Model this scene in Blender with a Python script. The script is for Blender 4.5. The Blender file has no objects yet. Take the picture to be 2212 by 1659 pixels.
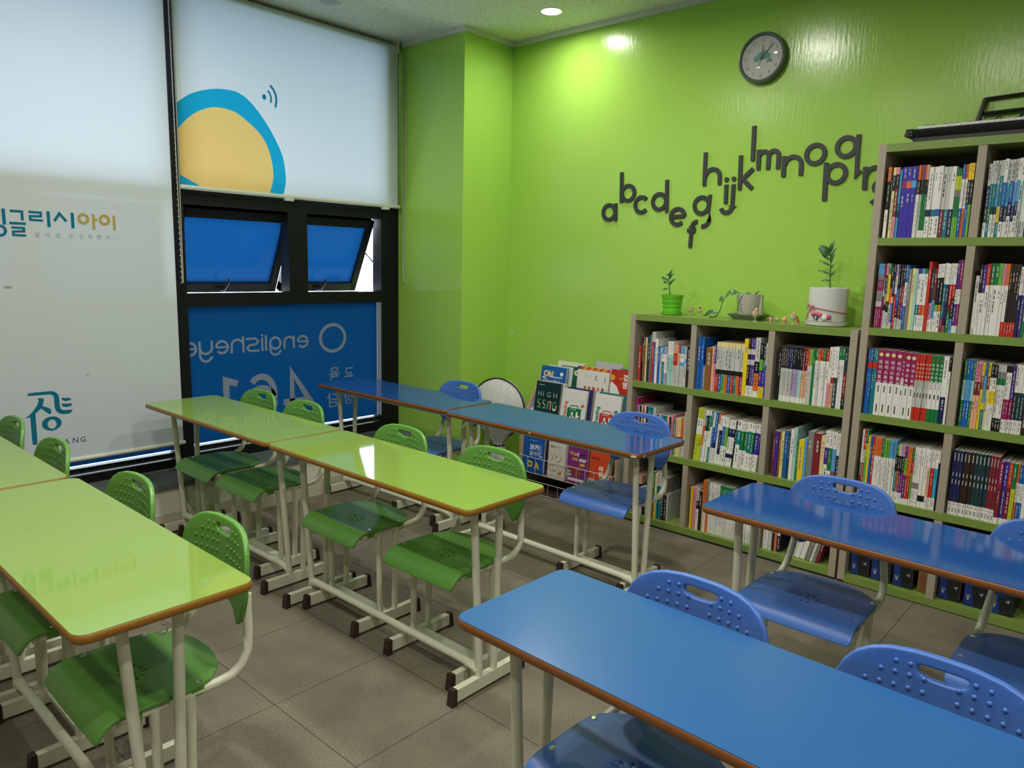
import bpy, bmesh, math, random
from mathutils import Vector, Matrix
from math import sin, cos, pi, radians as rad

random.seed(7)
SC = bpy.context.scene
COL = SC.collection

# ------------------------------------------------------------------ camera, sky, lamps' settings, exposure
cam_d = bpy.data.cameras.new('camera'); cam = bpy.data.objects.new('camera', cam_d); COL.objects.link(cam)
YAW, PITCH, ROLL = 0.72922, 0.15893, 0.02451
fw = Vector((-sin(YAW)*cos(PITCH), cos(YAW)*cos(PITCH), -sin(PITCH)))
rt = Vector((cos(YAW), sin(YAW), 0)); up = rt.cross(fw)
r2 = rt*cos(ROLL) + up*sin(ROLL); u2 = -rt*sin(ROLL) + up*cos(ROLL)
cam.matrix_world = Matrix(((r2.x, u2.x, -fw.x, 4.22686), (r2.y, u2.y, -fw.y, -3.92587), (r2.z, u2.z, -fw.z, 1.47276), (0, 0, 0, 1)))
cam_d.sensor_fit = 'HORIZONTAL'; cam_d.sensor_width = 36.0
cam_d.lens = 36.0*1605.03/2212.0
cam_d.clip_start = 0.02
SC.camera = cam
world = bpy.data.worlds.new('world'); SC.world = world; world.use_nodes = True
bg = world.node_tree.nodes['Background']
bg.inputs[0].default_value = (0.78, 0.88, 1.0, 1); bg.inputs[1].default_value = 4.5
LAMP_W = 10.5                      # each lit ceiling downlight
LAMP_COL = (1.0, 0.95, 0.86)
LIT = [(1.265, -0.345), (2.26, -1.24), (3.15, -2.38), (1.27, -2.50), (2.26, -3.45), (4.15, -3.45), (3.2, -4.6), (5.1, -2.4)]
UNLIT = [(0.354, -1.25)]
SC.view_settings.view_transform = 'Standard'
SC.view_settings.look = 'None'
SC.view_settings.gamma = 1.0
SC.view_settings.use_curve_mapping = False
SC.view_settings.exposure = 0.79
cy = SC.cycles
cy.max_bounces = 8; cy.diffuse_bounces = 4; cy.glossy_bounces = 4; cy.transmission_bounces = 6; cy.transparent_max_bounces = 12
cy.use_denoising = True
cy.sample_clamp_indirect = 4.0
cy.caustics_reflective = False; cy.caustics_refractive = False

# ------------------------------------------------------------------ materials
def hx(s):
    v = [int(s[i:i+2], 16)/255 for i in (0, 2, 4)]
    return tuple(c/12.92 if c <= .04045 else ((c+.055)/1.055)**2.4 for c in v) + (1,)
MATS = {}
def pm(name, col, rough=.5, metal=0., spec=.5, coat=0., noise=0., nscale=40., bump=0.):
    if name in MATS: return MATS[name]
    m = bpy.data.materials.new(name); m.use_nodes = True; nt = m.node_tree
    b = nt.nodes['Principled BSDF']
    c = hx(col) if isinstance(col, str) else tuple(col)+(1,)
    b.inputs['Base Color'].default_value = c
    b.inputs['Roughness'].default_value = rough; b.inputs['Metallic'].default_value = metal
    b.inputs['Specular IOR Level'].default_value = spec; b.inputs['Coat Weight'].default_value = coat
    b.inputs['Coat Roughness'].default_value = .08
    if noise or bump:
        tc = nt.nodes.new('ShaderNodeTexCoord'); n = nt.nodes.new('ShaderNodeTexNoise')
        n.inputs['Scale'].default_value = nscale; n.inputs['Detail'].default_value = 4
        nt.links.new(tc.outputs['Object'], n.inputs['Vector'])
        if noise:
            mx = nt.nodes.new('ShaderNodeMix'); mx.data_type = 'RGBA'
            mx.inputs[6].default_value = tuple(max(0, x*(1-noise)) for x in c[:3])+(1,)
            mx.inputs[7].default_value = tuple(min(1, x*(1+noise)) for x in c[:3])+(1,)
            nt.links.new(n.outputs['Fac'], mx.inputs[0]); nt.links.new(mx.outputs[2], b.inputs['Base Color'])
        if bump:
            bp = nt.nodes.new('ShaderNodeBump'); bp.inputs['Strength'].default_value = bump; bp.inputs['Distance'].default_value = .002
            nt.links.new(n.outputs['Fac'], bp.inputs['Height']); nt.links.new(bp.outputs['Normal'], b.inputs['Normal'])
    MATS[name] = m
    return m
def sheet(name, col, trans=.5, gloss=0., grough=.1, tcol=None):
    """thin cloth or film: part of the light passes through diffusely"""
    if name in MATS: return MATS[name]
    m = bpy.data.materials.new(name); m.use_nodes = True; nt = m.node_tree
    for n in list(nt.nodes): nt.nodes.remove(n)
    out = nt.nodes.new('ShaderNodeOutputMaterial')
    c = hx(col) if isinstance(col, str) else tuple(col)+(1,)
    t = c if tcol is None else (hx(tcol) if isinstance(tcol, str) else tuple(tcol)+(1,))
    d = nt.nodes.new('ShaderNodeBsdfDiffuse'); d.inputs[0].default_value = c
    tr = nt.nodes.new('ShaderNodeBsdfTranslucent'); tr.inputs[0].default_value = t
    mx = nt.nodes.new('ShaderNodeMixShader'); mx.inputs[0].default_value = trans
    nt.links.new(d.outputs[0], mx.inputs[1]); nt.links.new(tr.outputs[0], mx.inputs[2]); last = mx
    if gloss:
        g = nt.nodes.new('ShaderNodeBsdfGlossy'); g.inputs['Roughness'].default_value = grough
        f = nt.nodes.new('ShaderNodeFresnel'); f.inputs[0].default_value = gloss
        m2 = nt.nodes.new('ShaderNodeMixShader')
        nt.links.new(f.outputs[0], m2.inputs[0]); nt.links.new(mx.outputs[0], m2.inputs[1]); nt.links.new(g.outputs[0], m2.inputs[2]); last = m2
    nt.links.new(last.outputs[0], out.inputs[0])
    MATS[name] = m
    return m
def glass_mat(name='window glass', tint=(.93, .96, .96)):
    if name in MATS: return MATS[name]
    m = bpy.data.materials.new(name); m.use_nodes = True; nt = m.node_tree
    for n in list(nt.nodes): nt.nodes.remove(n)
    out = nt.nodes.new('ShaderNodeOutputMaterial')
    t = nt.nodes.new('ShaderNodeBsdfTransparent'); t.inputs[0].default_value = tint+(1,)
    g = nt.nodes.new('ShaderNodeBsdfGlossy'); g.inputs['Roughness'].default_value = .02
    f = nt.nodes.new('ShaderNodeFresnel'); f.inputs[0].default_value = 1.45
    mx = nt.nodes.new('ShaderNodeMixShader')
    nt.links.new(f.outputs[0], mx.inputs[0]); nt.links.new(t.outputs[0], mx.inputs[1]); nt.links.new(g.outputs[0], mx.inputs[2])
    nt.links.new(mx.outputs[0], out.inputs[0]); MATS[name] = m
    return m
def emit_mat(name, col, st):
    m = bpy.data.materials.new(name); m.use_nodes = True; nt = m.node_tree
    b = nt.nodes['Principled BSDF']; b.inputs['Base Color'].default_value = (.9, .9, .9, 1)
    b.inputs['Emission Color'].default_value = tuple(col)+(1,); b.inputs['Emission Strength'].default_value = st
    MATS[name] = m; return m

# ------------------------------------------------------------------ mesh builder
class MB:
    def __init__(s): s.v = []; s.f = []; s.m = []; s.mats = []; s.sm = []
    def mi(s, mat):
        if mat not in s.mats: s.mats.append(mat)
        return s.mats.index(mat)
    def face(s, idx, mat, smooth=False): s.f.append(tuple(idx)); s.m.append(s.mi(mat)); s.sm.append(smooth)
    def add(s, vs): n = len(s.v); s.v += [tuple(v) for v in vs]; return n
    def poly(s, pts, mat): n = s.add(pts); s.face(range(n, n+len(pts)), mat)
    def box(s, a, b, mat, rot=None, org=None):
        x0, y0, z0 = a; x1, y1, z1 = b
        P = [(x0,y0,z0),(x1,y0,z0),(x1,y1,z0),(x0,y1,z0),(x0,y0,z1),(x1,y0,z1),(x1,y1,z1),(x0,y1,z1)]
        if rot is not None:
            o = Vector(org or (0, 0, 0)); P = [tuple(rot @ (Vector(p)-o) + o) for p in P]
        n = s.add(P)
        for q in ((0,3,2,1),(4,5,6,7),(0,1,5,4),(1,2,6,5),(2,3,7,6),(3,0,4,7)): s.face([n+i for i in q], mat)
    def tube(s, pts, r, mat, seg=12, caps=True, closed=False):
        P = [Vector(p) for p in pts]; N = len(P); rings = []
        rr = r if isinstance(r, (list, tuple)) else [r]*N
        ref = None
        for i in range(N):
            if closed: t = (P[(i+1) % N]-P[i-1]).normalized()
            else: t = ((P[min(i+1, N-1)]-P[i]).normalized() + (P[i]-P[max(i-1, 0)]).normalized()).normalized()
            if ref is None:
                ref = Vector((0, 0, 1)) if abs(t.z) < .9 else Vector((1, 0, 0))
            a = (ref - t*ref.dot(t)).normalized(); b = t.cross(a); ref = a
            rings.append(s.add([P[i] + (a*cos(2*pi*k/seg) + b*sin(2*pi*k/seg))*rr[i] for k in range(seg)]))
        M = N if closed else N-1
        for i in range(M):
            p, q = rings[i], rings[(i+1) % N]
            for k in range(seg): s.face((p+k, p+(k+1) % seg, q+(k+1) % seg, q+k), mat, True)
        if caps and not closed:
            s.face([rings[0]+k for k in reversed(range(seg))], mat); s.face([rings[-1]+k for k in range(seg)], mat)
    def lathe(s, prof, c, mat, seg=28, axis='z', cap0=True, cap1=True):
        rings = []
        for r, h in prof:
            ring = []
            for k in range(seg):
                a = 2*pi*k/seg
                if axis == 'z': ring.append((c[0]+r*cos(a), c[1]+r*sin(a), c[2]+h))
                elif axis == 'y': ring.append((c[0]+r*cos(a), c[1]-h, c[2]+r*sin(a)))
                else: ring.append((c[0]+h, c[1]+r*cos(a), c[2]+r*sin(a)))
            rings.append(s.add(ring))
        for i in range(len(prof)-1):
            p, q = rings[i], rings[i+1]
            for k in range(seg): s.face((p+k, p+(k+1) % seg, q+(k+1) % seg, q+k), mat, True)
        if cap0: s.face([rings[0]+k for k in reversed(range(seg))], mat)
        if cap1: s.face([rings[-1]+k for k in range(seg)], mat)
    def sphere(s, c, r, mat, seg=12, rings=8, sc=(1, 1, 1)):
        prof = [(max(1e-5, r*sin(pi*i/rings)), -r*cos(pi*i/rings)) for i in range(rings+1)]
        n0 = len(s.v); s.lathe(prof, (0, 0, 0), mat, seg, cap0=False, cap1=False)
        for i in range(n0, len(s.v)):
            v = s.v[i]; s.v[i] = (c[0]+v[0]*sc[0], c[1]+v[1]*sc[1], c[2]+v[2]*sc[2])
    def prism(s, poly, f, d0, d1, mat, side=None):
        """poly in a 2D plane; f(u,v,w) gives the point; solid between w=d0 and d1"""
        n = len(poly); a = s.add([f(u, v, d0) for u, v in poly]); b = s.add([f(u, v, d1) for u, v in poly])
        s.face([a+i for i in reversed(range(n))], side or mat); s.face([b+i for i in range(n)], mat)
        for i in range(n): j = (i+1) % n; s.face((a+i, a+j, b+j, b+i), side or mat)
    def strip(s, pts, w, f, d0, d1, mat, closed=False):
        """a stroke of width w along a 2D polyline, as a solid"""
        P = [Vector(p) for p in pts]; N = len(P); L = []; R = []
        for i in range(N):
            if closed: t0 = (P[i]-P[i-1]).normalized(); t1 = (P[(i+1) % N]-P[i]).normalized()
            else:
                t1 = (P[min(i+1, N-1)]-P[min(i, N-2)]).normalized(); t0 = (P[max(i, 1)]-P[max(i-1, 0)]).normalized()
            n0 = Vector((-t0.y, t0.x)); n1 = Vector((-t1.y, t1.x)); m = (n0+n1)
            m = m.normalized() if m.length > 1e-6 else n0
            k = w/2/max(.45, m.dot(n0)); L.append(P[i]+m*k); R.append(P[i]-m*k)
        Q = N if closed else N-1
        s.k = getattr(s, 'k', 0)+1; d1 = d1+.00004*(s.k % 9)
        la = s.add([f(p.x, p.y, d0) for p in L]); ra = s.add([f(p.x, p.y, d0) for p in R])
        lb = s.add([f(p.x, p.y, d1) for p in L]); rb = s.add([f(p.x, p.y, d1) for p in R])
        for i in range(Q):
            j = (i+1) % N
            s.face((rb+i, rb+j, lb+j, lb+i), mat); s.face((la+i, la+j, ra+j, ra+i), mat)
            s.face((lb+i, lb+j, la+j, la+i), mat); s.face((ra+i, ra+j, rb+j, rb+i), mat)
        if not closed:
            for i in (0, N-1): s.face((la+i, ra+i, rb+i, lb+i), mat)
    def text(s, string, f, x, y, size, mat, w=.0006, mirror=False, align='L', bold=0.):
        vs, fs, bx = text_mesh(string, bold)
        wd = bx*size; off = {'L': 0, 'C': -wd/2, 'R': -wd}[align]
        n = s.add([f(x + ((-1 if mirror else 1)*(v[0]*size + off)), y + v[1]*size, w) for v in vs])
        for q in fs: s.face([n+i for i in q], mat)
    def build(s, name, parent=None, loc=None, angle=40):
        me = bpy.data.meshes.new(name); me.from_pydata(s.v, [], s.f)
        for m in s.mats: me.materials.append(m)
        me.polygons.foreach_set('material_index', s.m); me.polygons.foreach_set('use_smooth', s.sm)
        me.update()
        if any(s.sm):
            try: me.set_sharp_from_angle(angle=rad(angle))
            except Exception: pass
        o = bpy.data.objects.new(name, me); COL.objects.link(o)
        if parent is not None: o.parent = parent
        if loc is not None: o.location = loc
        return o

TXT = {}
def text_mesh(string, bold=0.):
    k = (string, bold)
    if k in TXT: return TXT[k]
    cu = bpy.data.curves.new('t', 'FONT'); cu.body = string; cu.size = 1.0; cu.resolution_u = 3; cu.offset = bold
    cu.fill_mode = 'FRONT'
    o = bpy.data.objects.new('t', cu); COL.objects.link(o)
    dg = bpy.context.evaluated_depsgraph_get(); me = o.evaluated_get(dg).to_mesh()
    vs = [tuple(v.co) for v in me.vertices]; fs = [tuple(p.vertices) for p in me.polygons]
    o.evaluated_get(dg).to_mesh_clear()
    bpy.data.objects.remove(o); bpy.data.curves.remove(cu)
    bx = max([v[0] for v in vs], default=0)
    TXT[k] = (vs, fs, bx); return TXT[k]

def flat_solid(outline, holes, thick, bevel, cutx=None, cuty=None):
    """a sheet with holes: filled 2D curve, cut up so that it can be bent; returns vertices and faces"""
    cu = bpy.data.curves.new('s', 'CURVE'); cu.dimensions = '2D'; cu.fill_mode = 'BOTH'
    cu.extrude = max(1e-4, thick/2-bevel); cu.bevel_depth = bevel; cu.bevel_resolution = 2; cu.offset = -bevel
    for pl in [outline]+holes:
        sp = cu.splines.new('POLY'); sp.points.add(len(pl)-1); sp.use_cyclic_u = True
        for p, q in zip(sp.points, pl): p.co = (q[0], q[1], 0, 1)
    o = bpy.data.objects.new('s', cu); COL.objects.link(o)
    dg = bpy.context.evaluated_depsgraph_get(); me = bpy.data.meshes.new_from_object(o.evaluated_get(dg))
    bpy.data.objects.remove(o); bpy.data.curves.remove(cu)
    bm = bmesh.new(); bm.from_mesh(me); bpy.data.meshes.remove(me)
    bmesh.ops.remove_doubles(bm, verts=bm.verts, dist=1e-5)
    for ax, cuts in ((0, cutx or []), (1, cuty or [])):
        for c in cuts:
            no = (1, 0, 0) if ax == 0 else (0, 1, 0); co = (c, 0, 0) if ax == 0 else (0, c, 0)
            bmesh.ops.bisect_plane(bm, geom=bm.verts[:]+bm.edges[:]+bm.faces[:], plane_co=co, plane_no=no)
    bmesh.ops.recalc_face_normals(bm, faces=bm.faces)
    bm.verts.index_update()
    vs = [tuple(v.co) for v in bm.verts]; fs = [tuple(v.index for v in f.verts) for f in bm.faces]
    bm.free(); return vs, fs

def arc(cx, cy_, r, a0, a1, n=14, ry=None):
    ry = r if ry is None else ry
    return [(cx+r*cos(rad(a0+(a1-a0)*i/n)), cy_+ry*sin(rad(a0+(a1-a0)*i/n))) for i in range(n+1)]
def rrect(x0, y0, x1, y1, r, n=6):
    return (arc(x1-r, y1-r, r, 0, 90, n)+arc(x0+r, y1-r, r, 90, 180, n)+arc(x0+r, y0+r, r, 180, 270, n)+arc(x1-r, y0+r, r, 270, 360, n))

# ------------------------------------------------------------------ object helpers
def tag(o, label, cat, group=None, kind=None):
    o['label'] = label; o['category'] = cat
    if group: o['group'] = group
    if kind: o['kind'] = kind
    return o
def thing(name, label, cat, loc=(0, 0, 0), rz=0., group=None):
    o = bpy.data.objects.new(name, None); COL.objects.link(o); o.empty_display_size = .1
    o.location = loc; o.rotation_euler = (0, 0, rz)
    return tag(o, label, cat, group)
def struct(o, label=None):
    o['kind'] = 'structure'
    if label: o['label'] = label
    return o
def dup(root, loc, rz, label, group=None):
    r = root.copy(); COL.objects.link(r); r.location = loc; r.rotation_euler = (0, 0, rz); r['label'] = label
    if group: r['group'] = group
    for ch in list(root.children):
        c = ch.copy(); COL.objects.link(c); c.parent = r
        for g in list(ch.children):
            d = g.copy(); COL.objects.link(d); d.parent = c
    return r

# ------------------------------------------------------------------ the room
H = 2.947; XR = 6.6; YB = -6.4
def wall_paint(name, col, rough, brush):
    m = pm(name, col, rough, spec=.45)
    nt = m.node_tree; b = nt.nodes['Principled BSDF']
    tc = nt.nodes.new('ShaderNodeTexCoord'); mp = nt.nodes.new('ShaderNodeMapping'); mp.inputs['Scale'].default_value = (26, 26, 5)
    n = nt.nodes.new('ShaderNodeTexNoise'); n.inputs['Scale'].default_value = 3.0; n.inputs['Detail'].default_value = 6
    bp = nt.nodes.new('ShaderNodeBump'); bp.inputs['Strength'].default_value = brush; bp.inputs['Distance'].default_value = .004
    nt.links.new(tc.outputs['Object'], mp.inputs[0]); nt.links.new(mp.outputs[0], n.inputs['Vector'])
    nt.links.new(n.outputs['Fac'], bp.inputs['Height']); nt.links.new(bp.outputs['Normal'], b.inputs['Normal'])
    return m
M_green = wall_paint('green satin wall paint', (.36, .625, .095), .21, .22)
M_white = pm('white wall paint', 'd5d3c6', .6)
M_far = pm('pale wall paint', (.42, .41, .37), .7)
def floor_mat():
    m = pm('grey brown floor tile', (.165, .150, .118), .62, spec=.3); nt = m.node_tree; b = nt.nodes['Principled BSDF']
    tc = nt.nodes.new('ShaderNodeTexCoord'); sx = nt.nodes.new('ShaderNodeSeparateXYZ'); nt.links.new(tc.outputs['Object'], sx.inputs[0])
    def seam(out, off):
        a = nt.nodes.new('ShaderNodeMath'); a.operation = 'ADD'; a.inputs[1].default_value = 45-off; nt.links.new(out, a.inputs[0])
        d = nt.nodes.new('ShaderNodeMath'); d.operation = 'MODULO'; d.inputs[1].default_value = .45; nt.links.new(a.outputs[0], d.inputs[0])
        l = nt.nodes.new('ShaderNodeMath'); l.operation = 'LESS_THAN'; l.inputs[1].default_value = .003; nt.links.new(d.outputs[0], l.inputs[0])
        return l.outputs[0]
    mx = nt.nodes.new('ShaderNodeMath'); mx.operation = 'MAXIMUM'
    nt.links.new(seam(sx.outputs[0], 2.1315), mx.inputs[0]); nt.links.new(seam(sx.outputs[1], -2.737), mx.inputs[1])
    n1 = nt.nodes.new('ShaderNodeTexNoise'); n1.inputs['Scale'].default_value = 190; n1.inputs['Detail'].default_value = 4
    n2 = nt.nodes.new('ShaderNodeTexNoise'); n2.inputs['Scale'].default_value = 5; n2.inputs['Detail'].default_value = 5
    nt.links.new(tc.outputs['Object'], n1.inputs['Vector']); nt.links.new(tc.outputs['Object'], n2.inputs['Vector'])
    c1 = nt.nodes.new('ShaderNodeMix'); c1.data_type = 'RGBA'; c1.inputs[6].default_value = (.030, .026, .018, 1); c1.inputs[7].default_value = (.335, .298, .222, 1)
    nt.links.new(n1.outputs['Fac'], c1.inputs[0])
    c2 = nt.nodes.new('ShaderNodeMix'); c2.data_type = 'RGBA'; c2.blend_type = 'MULTIPLY'; c2.inputs[0].default_value = .55
    rp = nt.nodes.new('ShaderNodeValToRGB'); rp.color_ramp.elements[0].color = (.6, .6, .6, 1); rp.color_ramp.elements[1].color = (1.15, 1.15, 1.12, 1)
    rp.color_ramp.elements[0].position = .3; rp.color_ramp.elements[1].position = .7
    nt.links.new(n2.outputs['Fac'], rp.inputs[0]); nt.links.new(c1.outputs[2], c2.inputs[6]); nt.links.new(rp.outputs[0], c2.inputs[7])
    c3 = nt.nodes.new('ShaderNodeMix'); c3.data_type = 'RGBA'; c3.inputs[7].default_value = (.05, .045, .035, 1)
    nt.links.new(mx.outputs[0], c3.inputs[0]); nt.links.new(c2.outputs[2], c3.inputs[6]); nt.links.new(c3.outputs[2], b.inputs['Base Color'])
    bp = nt.nodes.new('ShaderNodeBump'); bp.inputs['Strength'].default_value = .35; bp.inputs['Distance'].default_value = .002
    nt.links.new(n1.outputs['Fac'], bp.inputs['Height']); nt.links.new(bp.outputs['Normal'], b.inputs['Normal'])
    return m
def ceiling_mat():
    m = pm('mineral fibre ceiling board', (.74, .74, .68), .85, spec=.2); nt = m.node_tree; b = nt.nodes['Principled BSDF']
    tc = nt.nodes.new('ShaderNodeTexCoord'); n = nt.nodes.new('ShaderNodeTexNoise'); n.inputs['Scale'].default_value = 55; n.inputs['Detail'].default_value = 5
    nt.links.new(tc.outputs['Object'], n.inputs['Vector'])
    rp = nt.nodes.new('ShaderNodeValToRGB'); rp.color_ramp.elements[0].position = .36; rp.color_ramp.elements[0].color = (.62, .63, .58, 1)
    rp.color_ramp.elements[1].position = .5; rp.color_ramp.elements[1].color = (.80, .80, .75, 1)
    nt.links.new(n.outputs['Fac'], rp.inputs[0])
    sx = nt.nodes.new('ShaderNodeSeparateXYZ'); nt.links.new(tc.outputs['Object'], sx.inputs[0])
    d = nt.nodes.new('ShaderNodeMath'); d.operation = 'ADD'; d.inputs[1].default_value = 30.02; nt.links.new(sx.outputs[0], d.inputs[0])
    e = nt.nodes.new('ShaderNodeMath'); e.operation = 'MODULO'; e.inputs[1].default_value = .6; nt.links.new(d.outputs[0], e.inputs[0])
    l = nt.nodes.new('ShaderNodeMath'); l.operation = 'LESS_THAN'; l.inputs[1].default_value = .004; nt.links.new(e.outputs[0], l.inputs[0])
    c3 = nt.nodes.new('ShaderNodeMix'); c3.data_type = 'RGBA'; c3.inputs[7].default_value = (.47, .47, .43, 1)
    nt.links.new(l.outputs[0], c3.inputs[0]); nt.links.new(rp.outputs[0], c3.inputs[6]); nt.links.new(c3.outputs[2], b.inputs['Base Color'])
    return m
def slab(name, a, b, mat, label=None):
    m = MB(); m.box(a, b, mat); return struct(m.build(name), label)
slab('floor', (-.6, YB-.2, -.1), (XR+.2, .2, 0), floor_mat(), 'grey brown square floor tiles with thin dark seams')
slab('ceiling', (-.3, YB-.2, H), (XR+.2, .2, H+.12), ceiling_mat(), 'pale speckled ceiling board')
slab('wall_back', (-.3, 0, 0), (XR+.2, .2, H), M_green, 'glossy lime green wall behind the bookcases')
slab('wall_right', (XR, YB, 0), (XR+.2, 0, H), M_far)
slab('wall_front', (-.3, YB-.2, 0), (XR+.2, YB, H), M_far)
slab('wall_pillar', (-.12, -.456, 0), (.658, 0, H), M_green, 'green corner pillar beside the window')
slab('wall_left', (-.12, YB, 0), (.285, -.456, .235), M_white, 'low white wall under the windows')
slab('wall_left_upper', (-.12, YB, .235), (.0, -3.66, H), M_white)
slab('baseboard_left', (.285, YB, 0), (.297, -.456, .10), pm('white baseboard', 'bdbaa8', .5), 'white skirting along the low wall')
M_stone = pm('grey speckled stone', '5d6664', .45, noise=.5, nscale=160)
slab('trim_1', (-.02, YB, .235), (.300, -.456, .268), M_stone, 'grey speckled stone window sill')
M_cove = pm('grey cove trim', 'c4c9bd', .6)
m = MB()
for a, b in (((.658, -.022, H-.032), (XR, 0, H)), ((.658, -.456, H-.032), (.680, -.022, H)), ((.07, -.478, H-.032), (.680, -.456, H))): m.box(a, b, M_cove)
struct(m.build('trim_2'), 'pale grey cove strip between wall and ceiling')
# chipped paint spots on the green wall
m = MB(); mw = pm('bare plaster', 'cfd6c0', .8)
for x, z, w, h in ((.708, 1.0, .012, .03), (.700, 1.03, .02, .012), (.705, .82, .018, .006)):
    m.prism(arc(x, z, w/2, 0, 330, 7, ry=h/2), lambda u, v, d: (u, -d, v), 0, .0006, mw)
struct(m.build('trim_3'), 'small white chips in the green paint')

# ------------------------------------------------------------------ windows
M_frame = pm('black aluminium', (.007, .008, .009), .42, spec=.22)
M_refl = pm('bluish reflection strip', '6f7686', .35, metal=.6)
M_film = sheet('blue window film', (.004, .070, .19), .40, gloss=1.2, grough=.12, tcol=(.001, .022, .075))
M_film_lit = sheet('skylit blue window film', (.010, .085, .26), .45, gloss=1.45, grough=.05, tcol=(.002, .030, .10))  # same film, colour raised for the sky light on the tilted sashes
M_glass = glass_mat()
M_steel = pm('brushed steel', (.55, .55, .57), .3, metal=1)
def bay(name, y0, y1, label, tilt=25.6, mr=.155, dz=0.):
    """one window bay between y0 and y1 (glass edges): fixed glass above, two awning sashes, film covered glass below"""
    root = bpy.data.objects.new(name, None); COL.objects.link(root); root.location = (0, y0, .265); struct(root, label)
    o = (0, y0, .265)
    def B(mb, a, b, mat): mb.box([a[i]-o[i] for i in range(3)], [b[i]-o[i] for i in range(3)], mat)
    f = MB(); yl, yr = y0-.085, y1+mr
    ym0 = (y0+y1)/2-.035; ym1 = ym0+.135
    B(f, (-.09, yl, .265), (.006, y0, 2.94), M_frame); B(f, (-.09, y1, .265), (.006, yr, 2.94), M_frame)
    B(f, (-.09, y0, .265), (.006, y1, .330-dz), M_frame); B(f, (-.09, y0, 1.19), (.006, y1, 1.265), M_frame)
    B(f, (-.09, y0, 1.765), (.006, y1, 1.865), M_frame); B(f, (-.09, y0, 2.88), (.006, y1, 2.94), M_frame)
    B(f, (-.09, ym0, 1.265), (.006, ym1, 1.765), M_frame)
    B(f, (-.05, y0, .348-dz), (.002, y1, .369-dz), M_frame)
    f.build('window_frame', root)
    g = MB(); B(g, (-.034, y0, 1.865), (-.030, y1, 2.88), M_glass); g.build('upper_pane', root)
    g = MB(); B(g, (-.034, y0, .32), (-.030, y1, 1.19), M_glass); g.build('lower_pane', root)
    g = MB(); g.poly([(x-o[0], y-o[1], z-o[2]) for x, y, z in ((-.027, y0, .378-dz), (-.027, y1-(.018 if mr > .1 else 0), .378-dz), (-.027, y1-(.018 if mr > .1 else 0), 1.19), (-.027, y0, 1.19))], M_film)
    g.build('blue_film', root)
    g = MB(); B(g, (-.03, y0+.005, .334-dz), (-.012, y1-.002, .347-dz), M_refl); g.build('sill_bead', root)  # bluish bar stands in for a reflection at the foot of the pane
    for a, b in ((y0-.02, (ym0+ym1)/2-.012), ((ym0+ym1)/2+.012, y1-.03)):
        Rm = Matrix.Rotation(rad(tilt), 3, 'Y'); org = (-.04-o[0], 0, 1.76-o[2])
        s = MB()
        def SB(mb, p, q, mat): mb.box([p[i]-o[i] for i in range(3)], [q[i]-o[i] for i in range(3)], mat, Rm, org)
        SB(s, (-.065, a+.004, 1.215), (-.02, a+.05, 1.755), M_frame); SB(s, (-.065, b-.05, 1.215), (-.02, b-.004, 1.755), M_frame)
        SB(s, (-.065, a+.004, 1.70), (-.02, b-.004, 1.755), M_frame); SB(s, (-.065, a+.004, 1.215), (-.02, b-.004, 1.275), M_frame)
        so = s.build('awning_sash', root)
        p = MB(); p.poly([tuple(Rm @ (Vector((-.044-o[0], y-o[1], z-o[2]))-Vector(org)) + Vector(org)) for y, z in ((a+.048, 1.273), (b-.048, 1.273), (b-.048, 1.702), (a+.048, 1.702))], M_film_lit); p.build('film_pane', so)
        yh = (a+b)/2-.02
        h = MB(); SB(h, (-.02, yh-.03, 1.228), (-.012, yh+.03, 1.252), M_frame)
        hp = [(-.010, yh, 1.24), (.018, yh, 1.245), (.03, yh+.01, 1.29), (.026, yh+.018, 1.33)]
        h.tube([tuple(Rm @ (Vector((q[0]-o[0], q[1]-o[1], q[2]-o[2]))-Vector(org)) + Vector(org)) for q in hp], [.008, .008, .008, .006], M_frame, 8)
        h.build('window_handle', so)
        if tilt < 5: continue
        st = MB(); pA = Vector((-.02, b-.012, 1.46)); pB = Vector((-.155, b-.018, 1.56))
        st.tube([pA-Vector(o), pB-Vector(o)], .006, M_steel, 8); st.build('stay_arm', root)
    return root
w1 = bay('window_1', -1.995, -.611, 'black framed window with two open top hung sashes and blue film below')
w2 = bay('window_2', -3.55, -2.092, 'black framed window behind the tall blind at the left', 0., .012, .014)
# writing on the blue film, seen from inside as in a mirror
FW = lambda u, v, d: (-.0255-.0+d, u, v)
M_ink = sheet('pale film lettering', (.24, .29, .40), .15, tcol=(.3, .36, .5))
m = MB()
def mring(cx, cz, r, w, ry=None, a0=0, a1=360, n=28):
    m.strip(arc(cx, cz, r, a0, a1, n, ry) if a1-a0 < 360 else arc(cx, cz, r, 0, 360-360/n, n-1, ry), w, FW, 0, .0006, M_ink, closed=a1-a0 >= 360)
SW = .0145
def me(cx, cz):                                                         # mirrored e
    mring(cx, cz, .036, SW, a0=-140, a1=180); m.strip([(cx-.036, cz), (cx+.036, cz)], .012, FW, 0, .0006, M_ink)
me(-1.233, .945); me(-1.785, .943); me(-1.981, .943)
mring(-1.333, .946, .034, SW, a0=0, a1=180); m.strip([(-1.299, .904), (-1.299, .986)], SW, FW, 0, .0006, M_ink); m.strip([(-1.367, .904), (-1.367, .95)], SW, FW, 0, .0006, M_ink)
mring(-1.431, .946, .036, SW); mring(-1.431, .908, .036, SW, a0=180, a1=350); m.strip([(-1.467, .946), (-1.467, .905)], SW, FW, 0, .0006, M_ink)
m.strip([(-1.496, .902), (-1.496, 1.001)], SW, FW, 0, .0006, M_ink)
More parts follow.
